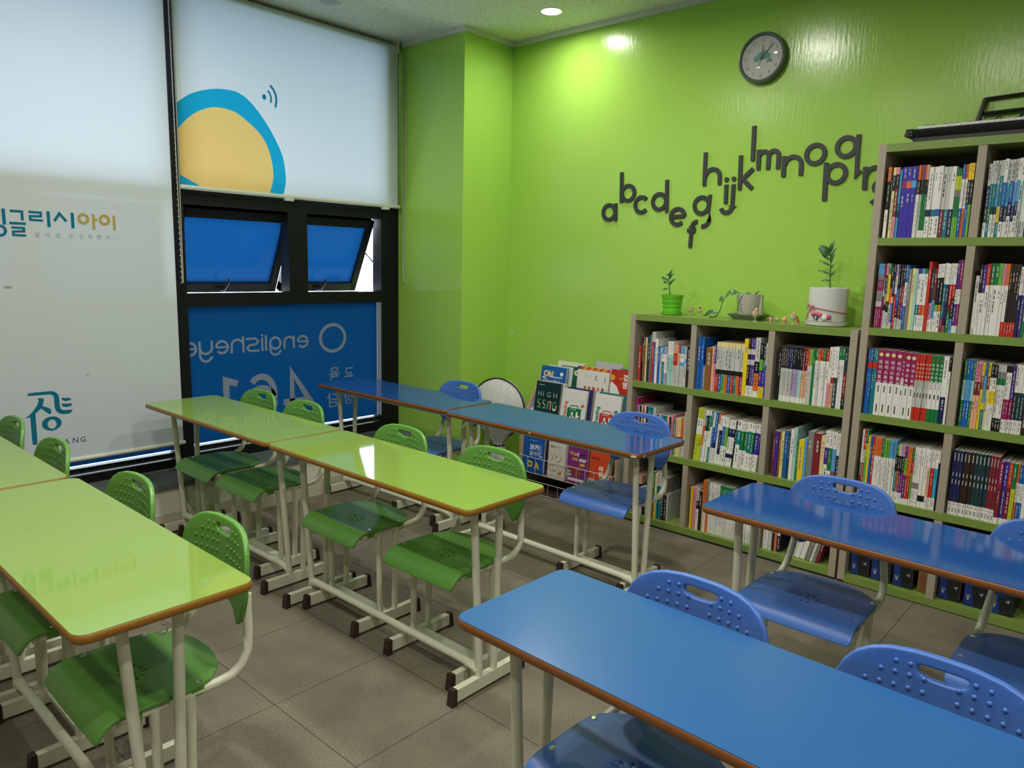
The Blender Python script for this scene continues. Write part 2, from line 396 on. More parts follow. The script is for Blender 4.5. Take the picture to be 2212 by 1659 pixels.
m.strip([(-1.522, .902), (-1.522, .985)], SW, FW, 0, .0006, M_ink); m.strip([(-1.522, .993), (-1.522, 1.006)], SW, FW, 0, .0006, M_ink)
m.strip([(-1.631, .983), (-1.565, .983), (-1.548, .965), (-1.565, .947), (-1.607, .943), (-1.624, .926), (-1.607, .907), (-1.542, .907)], .013, FW, 0, .0006, M_ink)
m.strip([(-1.649, .901), (-1.649, 1.0)], SW, FW, 0, .0006, M_ink); mring(-1.687, .946, .037, SW, a0=0, a1=180); m.strip([(-1.724, .901), (-1.724, .947)], SW, FW, 0, .0006, M_ink)
m.strip([(-1.922, .986), (-1.922, .90)], SW, FW, 0, .0006, M_ink); m.strip([(-1.848, .986), (-1.848, .945)], SW, FW, 0, .0006, M_ink)
mring(-1.885, .947, .037, SW, a0=180, a1=360); mring(-1.885, .902, .037, SW, a0=180, a1=345)
mring(-1.0, .955, .098, .022, ry=.09)                                   # plain round badge beside the lettering
# 4 6 1
m.strip([(-1.383, .557), (-1.190, .557), (-1.318, .748), (-1.318, .500)], .04, FW, 0, .0006, M_ink)
m.strip(arc(-1.536, .625, .090, 135, -20, 14, ry=.115)+arc(-1.536, .575, .092, -10, -180, 12)+arc(-1.536, .575, .092, 180, 20, 10), .04, FW, 0, .0006, M_ink)
m.strip([(-1.694, .712), (-1.768, .738), (-1.768, .46)], .04, FW, 0, .0006, M_ink)
for s_, x, z, sz in (('교', -.828, .673, .092), ('육', -.945, .673, .10), ('상', -.835, .495, .095), ('담', -.955, .487, .11)):
    m.text(s_, FW, x, z, sz, M_ink, w=.0006, mirror=True, bold=.012)
m.build('film_lettering', w1, loc=(0, 1.995, -.265))

# ------------------------------------------------------------------ roller blinds
M_cloth = sheet('white blind cloth', (.61, .675, .705), .15, tcol=(.70, .80, .96))
M_pblue = sheet('blue blind print', (.012, .30, .50), .19, tcol=(.010, .36, .64))
M_pyel = sheet('yellow blind print', (.66, .47, .15), .19, tcol=(.74, .52, .20))
M_pteal = sheet('teal blind lettering', (.015, .18, .30), .2)
M_pgrey = sheet('grey blind lettering', (.36, .39, .41), .2)
M_pnavy = sheet('navy blind lettering', (.05, .11, .18), .2)
M_pgold = sheet('gold blind lettering', (.52, .40, .12), .25)
M_plast = pm('off white plastic', 'c9ccbe', .4)
BX = .060
BW = lambda u, v, d: (BX+d, u, v)
def blind(name, y0, y1, zb, label, chain_y, chain_z):
    r = thing(name, label, 'roller blind', (BX, (y0+y1)/2, zb), group=None)
    o = Vector(r.location)
    t = MB(); t.tube([Vector((BX-.03, y0, 2.905))-o, Vector((BX-.03, y1, 2.905))-o], .024, M_plast, 16)
    for y in (y0, y1-.012): t.box(Vector((BX-.062, y-.004, 2.872))-o, Vector((BX+.004, y+.016, H))-o, M_plast)
    t.build('roller_tube', r)
    b = MB(); b.tube([Vector((BX, y0-.004, zb))-o, Vector((BX, y1+.006, zb))-o], .0125, M_plast, 14)
    b.build('bottom_bar', r)
    c = MB(); M_ch = pm('bead chain', 'b9bdb4', .4)
    for dy in (0, .018):
        c.tube([Vector((BX+.012, chain_y+dy, 2.90))-o, Vector((BX+.012, chain_y+dy*.8+.004, (2.9+chain_z)/2))-o, Vector((BX+.012, chain_y+dy*.3+.008, chain_z))-o], .0022, M_ch, 6)
    n = int((2.88-chain_z)/.03)
    for i in range(n): c.sphere(Vector((BX+.0125, chain_y+.002, chain_z+.03*i))-o, .0036, M_ch, 6, 4)
    c.build('pull_chain', r)
    return r, o
b1, o1 = blind('roller_blind', -2.030, -.500, 1.853, 'short white roller blind with a big blue and yellow disc print', -.475, 1.33)
def smooth(L, n=4):
    P = [Vector(p) for p in L]; out = []
    for i in range(len(P)-1):
        p0, p1, p2, p3 = P[max(i-1, 0)], P[i], P[i+1], P[min(i+2, len(P)-1)]
        for k in range(n):
            t = k/n; q = .5*((2*p1)+(p2-p0)*t+(2*p0-5*p1+4*p2-p3)*t*t+(3*p1-p0-3*p2+p3)*t**3); out.append(tuple(q))
    return out+[tuple(P[-1])]
OUT = smooth([(-2.030, 2.295), (-1.97, 2.342), (-1.915, 2.371), (-1.847, 2.395), (-1.779, 2.409), (-1.697, 2.412), (-1.644, 2.396), (-1.605, 2.372), (-1.567, 2.339), (-1.519, 2.286), (-1.47, 2.221), (-1.427, 2.148), (-1.398, 2.083), (-1.384, 2.01), (-1.382, 1.935), (-1.402, 1.855)])
YEL = smooth([(-2.030, 2.160), (-1.975, 2.221), (-1.919, 2.264), (-1.863, 2.291), (-1.823, 2.303), (-1.76, 2.307), (-1.69, 2.295), (-1.625, 2.259), (-1.559, 2.212), (-1.51, 2.154), (-1.48, 2.079), (-1.466, 2.002), (-1.469, 1.933), (-1.496, 1.855)])
m = MB(); P3 = lambda L: [Vector((BX, y, z))-o1 for y, z in L]
m.poly(P3([(-.506, 2.905), (-2.030, 2.905)] + OUT + [(-.506, 1.855)]), M_cloth)
m.poly(P3(OUT + YEL[::-1]), M_pblue)
m.poly(P3(YEL + [(-1.892, 1.855), (-1.963, 1.885), (-2.030, 1.917)]), M_pyel)
m.poly(P3([(-2.030, 1.917), (-1.963, 1.885), (-1.892, 1.855), (-2.030, 1.855)]), M_pblue)
m.build('blind_cloth', b1)
M_pbr = sheet('bright blue blind print', (.02, .42, .66), .35, tcol=(.05, .6, .95)); m = MB(); L1 = lambda u, v, d: tuple(Vector((BX+d, u, v))-o1)
m.prism(arc(-1.512, 2.412, .013, 0, 337, 15, ry=.016), L1, .0004, .0009, M_pbr)
m.strip([(-1.488, 2.453), (-1.474, 2.437), (-1.468, 2.419), (-1.467, 2.403), (-1.471, 2.386)], .011, L1, .0004, .0009, M_pbr)
m.strip([(-1.471, 2.485), (-1.45, 2.463), (-1.436, 2.436), (-1.432, 2.406), (-1.44, 2.365)], .013, L1, .0004, .0009, M_pbr)
m.build('signal_mark', b1)
m = MB()
for y in (-1.365, -.62): m.box(Vector((BX-.008, y-.028, 1.828))-o1, Vector((BX+.016, y+.028, 1.846))-o1, M_plast)
m.build('bar_clip', b1)
b2, o2 = blind('roller_blind', -3.560, -2.078, .421, 'tall white roller blind with teal and gold lettering, at the left edge', -2.058, 1.33)
m = MB(); m.poly([Vector((BX, y, z))-o2 for y, z in ((-2.08, 2.905), (-3.555, 2.905), (-3.555, .421), (-2.08, .421))], M_cloth); m.build('blind_cloth', b2)
L2 = lambda u, v, d: tuple(Vector((BX+d, u, v))-o2)
m = MB()
def lt(pts, w, mat=M_pteal, closed=False): m.strip(pts, w, L2, .0005, .0012, mat, closed)
lt([(-2.874, 1.676), (-2.873, 1.602)], .014); lt([(-2.847, 1.668), (-2.798, 1.667), (-2.798, 1.626)], .0115); lt([(-2.853, 1.611), (-2.785, 1.611)], .0115)
lt([(-2.846, 1.591), (-2.795, 1.590), (-2.795, 1.575), (-2.840, 1.572), (-2.840, 1.556), (-2.788, 1.555)], .0105)
lt([(-2.771, 1.668), (-2.719, 1.667), (-2.719, 1.650), (-2.765, 1.648), (-2.765, 1.631), (-2.711, 1.630)], .0105)
lt([(-2.687, 1.676), (-2.687, 1.601)], .014); lt([(-2.662, 1.631), (-2.638, 1.668), (-2.609, 1.632)], .0125); lt([(-2.581, 1.676), (-2.581, 1.601)], .014)
lt(arc(-2.893, 1.574, .022, 0, 345, 23), .0125, closed=True); lt(arc(-2.915, 1.645, .022, 0, 345, 23), .0125, closed=True)
m.build('teal_lettering', b2)
m = MB()
lt(arc(-2.531, 1.649, .021, 0, 345, 23), .013, M_pgold, True); lt(arc(-2.432, 1.649, .021, 0, 345, 23), .013, M_pgold, True)
lt([(-2.484, 1.675), (-2.484, 1.599)], .0125, M_pgold); lt([(-2.482, 1.648), (-2.466, 1.648)], .012, M_pgold); lt([(-2.386, 1.674), (-2.386, 1.599)], .0125, M_pgold)
m.build('gold_lettering', b2)
m = MB()
for ch, y in zip('살아있는진짜영어!', (-2.741, -2.697, -2.65, -2.592, -2.546, -2.504, -2.464, -2.423, -2.388)): m.text(ch, L2, y, 1.552, .026, M_pgrey, w=.001, align='C')
m.build('grey_lettering', b2)
ROOF = [(-2.837, .779), (-2.833, .789), (-2.825, .792), (-2.735, .792), (-2.718, .788), (-2.706, .778), (-2.699, .765), (-2.698, .752), (-2.697, .706), (-2.692, .693), (-2.683, .688), (-2.64, .686), (-2.645, .676), (-2.655, .669), (-2.669, .667), (-2.692, .67), (-2.707, .678), (-2.717, .692), (-2.721, .71), (-2.721, .761), (-2.725, .77), (-2.734, .776)]
MAN = [(-2.794, .762), (-2.774, .761), (-2.767, .756), (-2.767, .747), (-2.775, .722), (-2.742, .704), (-2.737, .69), (-2.739, .679), (-2.747, .676), (-2.753, .682), (-2.781, .71), (-2.808, .687), (-2.808, .559), (-2.81, .529), (-2.83, .533), (-2.83, .546), (-2.831, .672), (-2.854, .668), (-2.836, .68), (-2.816, .701), (-2.798, .726), (-2.789, .748), (-2.79, .757)]
BA = [(-2.688, .749), (-2.684, .753), (-2.668, .749), (-2.65, .748), (-2.644, .741), (-2.649, .736), (-2.669, .734), (-2.684, .74)]
BB = [(-2.689, .718), (-2.684, .723), (-2.666, .719), (-2.644, .719), (-2.641, .713), (-2.647, .706), (-2.667, .703), (-2.683, .707)]
m = MB()
for pl in (ROOF, MAN, BA, BB): m.prism(pl[::-1], L2, .0005, .0012, M_pteal)
n = 28; ou = arc(-2.739, .627, .044, 0, 360-360/n, n-1, ry=.036); inn = arc(-2.738, .624, .020, 0, 360-360/n, n-1, ry=.024)
a = m.add([L2(u, v, .0012) for u, v in ou]); b = m.add([L2(u, v, .0012) for u, v in inn])
for i in range(n): m.face((a+i, a+(i+1) % n, b+(i+1) % n, b+i), M_pteal)
m.build('logo', b2)
m = MB()
for ch, y in zip('SANG', (-2.713, -2.678, -2.638, -2.602)): m.text(ch, L2, y, .510, .040, M_pnavy, w=.001, align='C')
m.build('navy_lettering', b2)
m = MB()
for y, z, w in ((-2.88, 1.31, .018), (-2.56, .86, .008), (-2.42, 1.22, .006)):
    m.prism(arc(y, z, w, 0, 330, 11, ry=w*.4), L2, .0004, .0007, sheet('cloth stain', (.52, .53, .51), .4))
m.build('stain', b2)

# ------------------------------------------------------------------ ceiling downlights
M_trim = pm('white lamp trim', 'e8e8e2', .4)
M_on = emit_mat('lit diffuser', (1, .97, .92), 14.0)
M_off = pm('unlit diffuser', 'a9b2b6', .3)
def downlight(x, y, lit, label):
    r = thing('ceiling_downlight', label, 'ceiling light', (x, y, H), group='round ceiling downlights')
    t = MB(); t.lathe([(.060, -.005), (.066, -.005), (.071, -.0015), (.071, .002)], (0, 0, 0), M_trim, 32, cap0=False, cap1=False); t.build('trim_ring', r)
    d = MB(); d.lathe([(.001, -.010), (.040, -.009), (.055, -.006), (.0605, -.003)], (0, 0, 0), M_on if lit else M_off, 32, cap1=False); d.build('diffuser', r)
    if lit:
        ld = bpy.data.lights.new('downlight', 'AREA'); ld.shape = 'DISK'; ld.size = .118; ld.energy = LAMP_W*(.36 if y > -.5 else 1.0); ld.color = LAMP_COL; ld.spread = rad(170)
        lo = bpy.data.objects.new('downlight', ld); COL.objects.link(lo); lo.parent = r; lo.location = (0, 0, -.016)
    return r
LL = ['lit round ceiling downlight near the green corner, above the letters', 'lit round downlight over the middle of the room', 'lit round downlight over the near blue table',
      'lit round downlight over the middle green table', 'lit round downlight over the near green table', 'lit round downlight above the camera', 'lit round downlight behind the camera', 'lit round downlight at the right of the room']
for (x, y), l in zip(LIT, LL): downlight(x, y, True, l)
downlight(UNLIT[0][0], UNLIT[0][1], False, 'unlit round ceiling downlight beside the window blind')
# ------------------------------------------------------------------ tables
M_gtop = pm('green laminate', (.225, .36, .068), .045, spec=.62)
M_btop = pm('blue laminate', (.015, .078, .295), .07, spec=.55)
M_bmat = pm('matte lamplit blue laminate', (.024, .112, .32), .24, spec=.5)  # rougher finish; base also lightened for the lamp light on this tabletop
M_gedge = pm('ochre edge band', (.30, .135, .014), .35)
M_bedge = pm('rust edge band', (.22, .080, .020), .35)
M_tube = pm('cream powder coat', (.70, .71, .56), .32, spec=.5)
M_cap = pm('dark brown rubber', (.035, .016, .013), .55)
M_chip = pm('bare chipboard', 'd9cfa4', .8)
M_screw = pm('chrome screw', (.8, .8, .8), .15, metal=1)
HT = .709
def foot(root, x, y0, y1, name='foot_bar'):
    f = MB(); f.box((x-.0125, y0+.022, .012), (x+.0125, y1-.022, .056), M_tube); fo = f.build(name, root)
    for y, s in ((y0, 1), (y1, -1)):
        c = MB(); ya, yb = (y, y+s*.024); top = (y+s*.007, y+s*.024)
        P = [(x-.0145, ya, 0), (x+.0145, ya, 0), (x+.0145, yb, 0), (x-.0145, yb, 0), (x-.0135, top[0], .059), (x+.0135, top[0], .059), (x+.0135, yb, .059), (x-.0135, yb, .059)]
        if s < 0: P = [P[1], P[0], P[3], P[2], P[5], P[4], P[7], P[6]]
        n = c.add(P)
        for q in ((0,3,2,1),(4,5,6,7),(0,1,5,4),(1,2,6,5),(2,3,7,6),(3,0,4,7)): c.face([n+i for i in q], M_cap)
        c.build('foot_cap', fo)
    return fo
def table(x, y, rz, L, W, color, label, chips=(), hook=True):
    r = thing('school_table', label, 'table', (x, y, 0), rz, 'long two seat classroom tables')
    top, edge = (M_gtop, M_gedge) if color == 'g' else (M_bmat if color == 'm' else M_btop, M_bedge)
    R = .034; hl, hw = L/2, W/2
    t = MB(); ol = rrect(-hl+.003, -hw+.003, hl-.003, hw-.003, R-.003)
    t.prism(ol, lambda u, v, d: (u, v, d), HT-.003, HT, top); t.build('tabletop', r)
    e = MB(); prof = []
    for k in range(9):
        a = -pi/2 + pi*k/8; prof.append((.006*cos(a)-.006, HT-.0115+.0115*sin(a)))
    rings = []
    for off, z in [(-.02, HT-.023)] + prof + [(-.011, HT-.0005)]:
        q = rrect(-hl-off, -hw-off, hl+off, hw+off, max(.004, R+off))
        rings.append(e.add([(u, v, z) for u, v in q])); nn = len(q)
    for i in range(len(rings)-1):
        for k in range(nn): e.face((rings[i]+k, rings[i]+(k+1) % nn, rings[i+1]+(k+1) % nn, rings[i+1]+k), edge, True)
    e.face([rings[0]+k for k in reversed(range(nn))], M_tube)
    e.build('edge_band', r, angle=60)
    lx = hl-.088
    for sx in (-1, 1):
        X = sx*lx
        foot(r, X, -.185, .185)
        for yb, yt in ((-.045, -.083), (.029, .046)):
            g = MB(); g.tube([(X, yb, .05), (X, yb, .085), (X, yt, HT-.024)], [.0125, .0135, .0135], M_tube, 14); g.build('leg', r)
    st = MB(); st.tube([(-lx, -.045, .075), (-lx+.02, -.045, .082), (-lx+.07, -.045, .086), (lx-.07, -.045, .086), (lx-.02, -.045, .082), (lx, -.045, .075)], [.016, .018, .0145, .0145, .018, .016], M_tube, 12); st.build('stretcher', r)
    a = MB()
    for yy in (-.10, .095): a.box((-lx, yy-.009, HT-.055), (lx, yy+.009, HT-.0235), M_tube)
    for X in (-lx, lx): a.box((X-.012, -.10, HT-.05), (X+.012, .095, HT-.0235), M_tube)
    a.build('under_frame', r)
    if hook:
        h = MB(); hx_ = lx+.02
        h.tube([(hx_, .0, HT-.05), (hx_, .0, HT-.066)]+[(hx_, .012*sin(rad(q)), HT-.078+.012*cos(rad(q))) for q in range(0, 271, 30)], .0022, M_screw, 6); h.build('bag_hook', r)
    for (cx, cy_, rot, w, hgt) in chips:
        c = MB(); Rm = Matrix.Rotation(rot, 3, 'Z')
        pts = [(-w/2, -.002), (-w*.2, .004), (w*.3, .003), (w/2, -.001), (w*.2, -hgt*.5), (-w*.3, -hgt*.5)]
        P = [tuple(Rm @ Vector((u, -.0015, 0)) + Vector((cx, cy_, HT-.011+v))) for u, v in pts] 
        c.poly(P, M_chip); co = c.build('edge_chip', r); co['label'] = 'bare pale chip in the edge band'
    return r
table(.832, -2.156, .012, 1.20, .395, 'g', 'green table in the middle row, its far end by the window')
table(2.047, -2.153, 0, 1.205, .395, 'g', 'green table in the middle row with the bright white window reflection on its top')
table(2.050, -3.268, 0, 1.212, .400, 'g', 'large green table at the lower left, its near corner to the camera')
table(.826, -3.283, 0, 1.20, .400, 'g', 'green table at the left edge, beyond the nearest green table')
table(.820, -1.112, .013, 1.17, .385, 'b', 'blue table farthest from the camera, its end at the window', hook=False)
table(2.031, -1.134, -.012, 1.205, .395, 'b', 'blue table with chipped corners in front of the magazine rack',
      chips=((.575, -.196, .25, .030, .014), (.600, -.165, 1.35, .030, .013), (.0, -.1985, 0, .014, .008), (.6025, .170, 1.5, .022, .012)), hook=False)
table(3.727, -2.682, -.017, 1.21, .390, 'm', 'large blue table nearest to the camera at the lower right', hook=False)
table(3.736, -1.574, -.022, 1.21, .402, 'b', 'blue table at the right in front of the tall bookcase', hook=False)

# ------------------------------------------------------------------ chairs
def chair_meshes():
    half = [(0, .7685), (.05, .768), (.095, .7635), (.125, .755), (.150, .740), (.168, .718), (.180, .690), (.186, .655), (.186, .62), (.179, .585), (.163, .550), (.143, .524), (.126, .513), (.108, .519), (.092, .538), (.060, .551), (0, .555)]
    outl = half + [(-x, z) for x, z in half[-2:0:-1]]
    slot = []
    for k in range(22):
        a = 2*pi*k/22; c = cos(a); s_ = sin(a)
        x = .0425*math.copysign(abs(c)**.7, c); z = .0098*math.copysign(abs(s_)**.8, s_)
        slot.append((x, .735+z+.004*(x/.0425)**2-(.004 if s_ < 0 else 0)))
    cuts = [-.17+.02*i for i in range(18)]
    vs, fs = flat_solid(outl, [slot], .016, .0045, cutx=cuts, cuty=[.56, .60, .64, .68, .715])
    def by(x, z): return .229 - .034*(x/.186)**2 + (z-.64)*.10
    back = ([(x, by(x, z)+w_, z) for x, z, w_ in [(v[0], v[1], v[2]) for v in vs]], fs)
    rows = [(.742, (.054, .0785)), (.7205, (.029, .0535, .078, .1025)), (.695, (.029, .0535, .078, .1025, .127)), (.669, (.029, .0535, .078, .1025, .127)), (.643, (.029, .0535, .078, .1025, .127)), (.617, (.029, .0535, .078, .1025)), (.591, (.0535, .078, .1025))]
    dots = [(sx*x, z-.001*(x/.1)) for z, xs in rows for x in xs for sx in (-1, 1)]
    # seat: outline laid flat, then the front rolled down
    sh = [(0, .168), (.06, .163), (.105, .150), (.140, .128), (.168, .100), (.181, .070), (.185, .030), (.185, -.185), (.178, -.197), (0, -.200)]
    so = sh + [(-x, y) for x, y in sh[-2:0:-1]]
    holes = [arc(0, -.030, .0085, 0, 324, 9, ry=.0035)]
    for a in (0, 35, 75, 105, 145, 180, 215, 255, 285, 325):
        ca, sa = cos(rad(a)), sin(rad(a)); cx, cy_ = .037*ca, -.030+.027*sa
        holes.append([(cx+.0095*cos(t)*ca-.0026*sin(t)*sa, cy_+.0095*cos(t)*sa+.0026*sin(t)*ca) for t in [2*pi*i/8 for i in range(8)]])
    vs, fs = flat_solid(so, holes, .010, .003, cutx=[-.15, -.10, -.06, .06, .10, .15], cuty=[-.19+.0125*i for i in range(8)]+[0, .05, .09, .13])
    def bend(v):
        x, s_, w_ = v; dish = -.004*(1-(x/.185)**2)*(1 if s_ > -.1 else max(0, 1-(-.1-s_)/.05)) + .05*max(0, s_-.10)**1
        if s_ > -.115: return (x, s_, .416+w_+dish)
        t = (-.115-s_)/.062; return (x, -.115-(.062+w_)*sin(t), .416+dish-.062+(.062+w_)*cos(t))
    seat = ([bend(v) for v in vs], fs)
    return back, dots, seat, by
BACK, DOTS, SEAT, BYF = chair_meshes()
def make_chair(color, label, loc, rz=0):
    mat = pm('green chair plastic', (.115, .31, .052), .36, spec=.5) if color == 'g' else pm('blue chair plastic', (.062, .165, .52), .36, spec=.5)
    r = thing('school_chair', label, 'chair', loc, rz, 'plastic school chairs on cream frames')
    b = MB(); n = b.add(BACK[0])
    for q in BACK[1]: b.face([n+i for i in q], mat, True)
    for x, z in DOTS: b.sphere((x, BYF(x, z)-.0075, z), .0052, mat, 10, 6, (1, .85, 1))
    b.build('backrest', r, angle=50)
    s = MB(); n = s.add(SEAT[0])
    for q in SEAT[1]: s.face([n+i for i in q], mat, True)
    for x in (-.168, .168):
        for y in (.062, -.088): s.box((x-.010, y-.016, .390), (x+.010, y+.016, .4125), mat)
    s.build('seat', r, angle=50)
    for sx in (-1, 1):
        t = MB(); t.tube([(sx*.165, -.125, .398), (sx*.166, .02, .398), (sx*.167, .115, .398), (sx*.167, .155, .403), (sx*.165, .185, .422), (sx*.161, .205, .455), (sx*.153, .212, .505), (sx*.146, .214, .56), (sx*.142, .217, .60)], .0125, M_tube, 12)
        t.build('side_tube', r)
        fo = foot(r, sx*.172, -.178, .168)
        for y0, y1 in ((-.038, -.040), (.036, .046)):
            g = MB(); g.tube([(sx*.172, y0, .05), (sx*.171, y0, .08), (sx*.168, y1, .33), (sx*.167, y1, .395)], [.012, .0125, .0125, .0145], M_tube, 12); g.build('leg', r)
    c = MB(); c.box((-.172, -.030, .034), (.172, .012, .05), M_tube); c.build('cross_bar', r)
    for x in (-.168, .168):
        for y in (.070, -.086):
            k = MB(); k.lathe([(.0075, 0), (.0065, .0022), (.003, .003), (.001, .0022)], (x, y, .4205), M_screw, 12); k.build('screw', r)
    return r
CH = [('g', .572, -2.10, 'green chair at the middle row table by the window, nearest the window'),
      ('g', 1.004, -2.095, 'second green chair from the window in the middle row'),
      ('g', 1.772, -2.105, 'green chair under the table with the white reflection, at its window end'),
      ('g', 2.316, -2.10, 'green chair at the right end of the middle green table, before the magazine rack'),
      ('g', 2.340, -3.222, 'green chair nearest the camera, at the near corner of the large green table'),
      ('g', 1.771, -3.225, 'green chair at the large green table, left of the nearest green chair'),
      ('g', 1.083, -3.245, 'green chair in front of the tall blind covering part of its lettering'),
      ('g', .527, -3.240, 'green chair cut by the left edge of the photo'),
      ('b', 1.041, -1.035, 'blue chair at the farthest blue table beside the white cloth fan cover'),
      ('b', 2.319, -1.055, 'blue chair at the chipped blue table in front of the low bookcase'),
      ('b', 3.480, -2.655, 'blue chair at the nearest blue table, its seat at the bottom edge'),
      ('b', 3.980, -2.660, 'blue chair at the right of the nearest blue table, cut by the right edge'),
      ('b', 3.432, -1.522, 'blue chair at the right hand table standing before the gap between the bookcases'),
      ('b', 4.052, -1.541, 'blue chair at the right edge in front of the tall bookcase')]
protos = {}
for c, x, y, l in CH:
    if c not in protos: protos[c] = make_chair(c, l, (x, y, 0))
    else: dup(protos[c], (x, y, 0), random.uniform(-.012, .012), l)

# ------------------------------------------------------------------ bookcases
M_shelf = pm('moss green shelf board', (.195, .300, .060), .38, spec=.5)
M_panel = pm('taupe panel board', (.385, .335, .255), .5, noise=.05, nscale=300)
M_backp = pm('shade darkened taupe back board', (.15, .13, .10), .7)  # panel taupe darkened to stand in for the shade inside the bays
FY = -.314
def bookcase(label, x0, x1, divs, tops, w=.032, t=.034):
    zs = [z-t for z in tops]; n = len(tops)-1                           # under sides of the boards
    r = thing('bookcase', label, 'bookcase', ((x0+x1)/2, 0, 0)); ox = (x0+x1)/2
    def bx(name, a, b, mat):
        m = MB(); m.box((a[0]-ox, a[1], a[2]), (b[0]-ox, b[1], b[2]), mat); return m.build(name, r)
    top = zs[-1]+t
    bx('side_panel', (x0, FY, .0105), (x0+w, -.002, top), M_panel); bx('side_panel', (x1-w, FY, .0105), (x1, -.002, top), M_panel)
    for i, z in enumerate(zs): bx('shelf' if i < n else 'top_board', (x0+w, FY, z), (x1-w, -.010, z+t), M_shelf)
    for d in divs:
        for i in range(n): bx('divider', (d, FY+.002, zs[i]+t), (d+w, -.010, zs[i+1]), M_panel)
    bx('plinth', (x0+.001, FY+.0005, .0), (x1-.001, FY+.02, .0105), pm('black plinth', (.012, .012, .012), .6))  # black strip stands in for the shadow line under the bookcase
    bx('back_board', (x0+w, -.010, zs[0]), (x1-w, -.002, top-.002), M_backp)
    return [z+t for z in zs]
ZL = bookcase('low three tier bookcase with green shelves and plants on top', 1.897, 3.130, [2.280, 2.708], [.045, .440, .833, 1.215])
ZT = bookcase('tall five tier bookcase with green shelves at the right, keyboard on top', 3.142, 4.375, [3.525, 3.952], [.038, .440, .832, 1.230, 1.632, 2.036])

# ------------------------------------------------------------------ books
PAL = dict(W='e9e9e3', w='c6c8c2', K='16171a', N='1c2454', B='1a62b8', b='58a4dc', T='0f7c86', t='a4d4cc', G='157a3c', g='6cb83e', L='c2d01e', Y='ecd01c', y='e6d692', O='e2702a', o='eeb08a',
           R='c92f20', r='7e2430', P='4a2c8c', p='b4a0cc', M='98205e', m='e08a9e', D='30241f', d='8a5c34', A='83847f', a='66766c', V='3a2ca8', C='2ea6cc', S='1f3a42')
NAME = dict(W='white', w='pale grey', K='black', N='navy', B='blue', b='light blue', T='teal', t='pale mint', G='green', g='light green', L='lime', Y='yellow', y='cream', O='orange', o='peach',
            R='red', r='maroon', P='purple', p='lilac', M='magenta', m='pink', D='dark brown', d='brown', A='grey', a='grey green', V='violet', C='cyan', S='dark slate')
DARK = set('KNBTGrPMDdVSRaA')
M_page = pm('paper block', 'cfccbd', .8)
def bmat(c): return pm('book '+NAME[c], PAL[c], .42)
import re
def parse(spec):
    out = []
    for item in spec.split(','):
        q = item.strip()
        if not q: continue
        rep = 1
        if '*' in q: q, k = q.split('*'); rep = int(k)
        p = q.split(); w_, h_ = float(p[0])/1000, float(p[1]); bands = [(b_[0], float(b_[1:] or 10)) for b_ in re.findall(r'[A-Za-z]\d*', p[2])]
        tx = p[3] if len(p) > 3 else ''
        if tx and rep > 1 and '/' in tx:
            for v in tx.split('/'): out.append((w_, h_, bands, v))
        else: out += [(w_, h_, bands, tx)]*rep
    return out
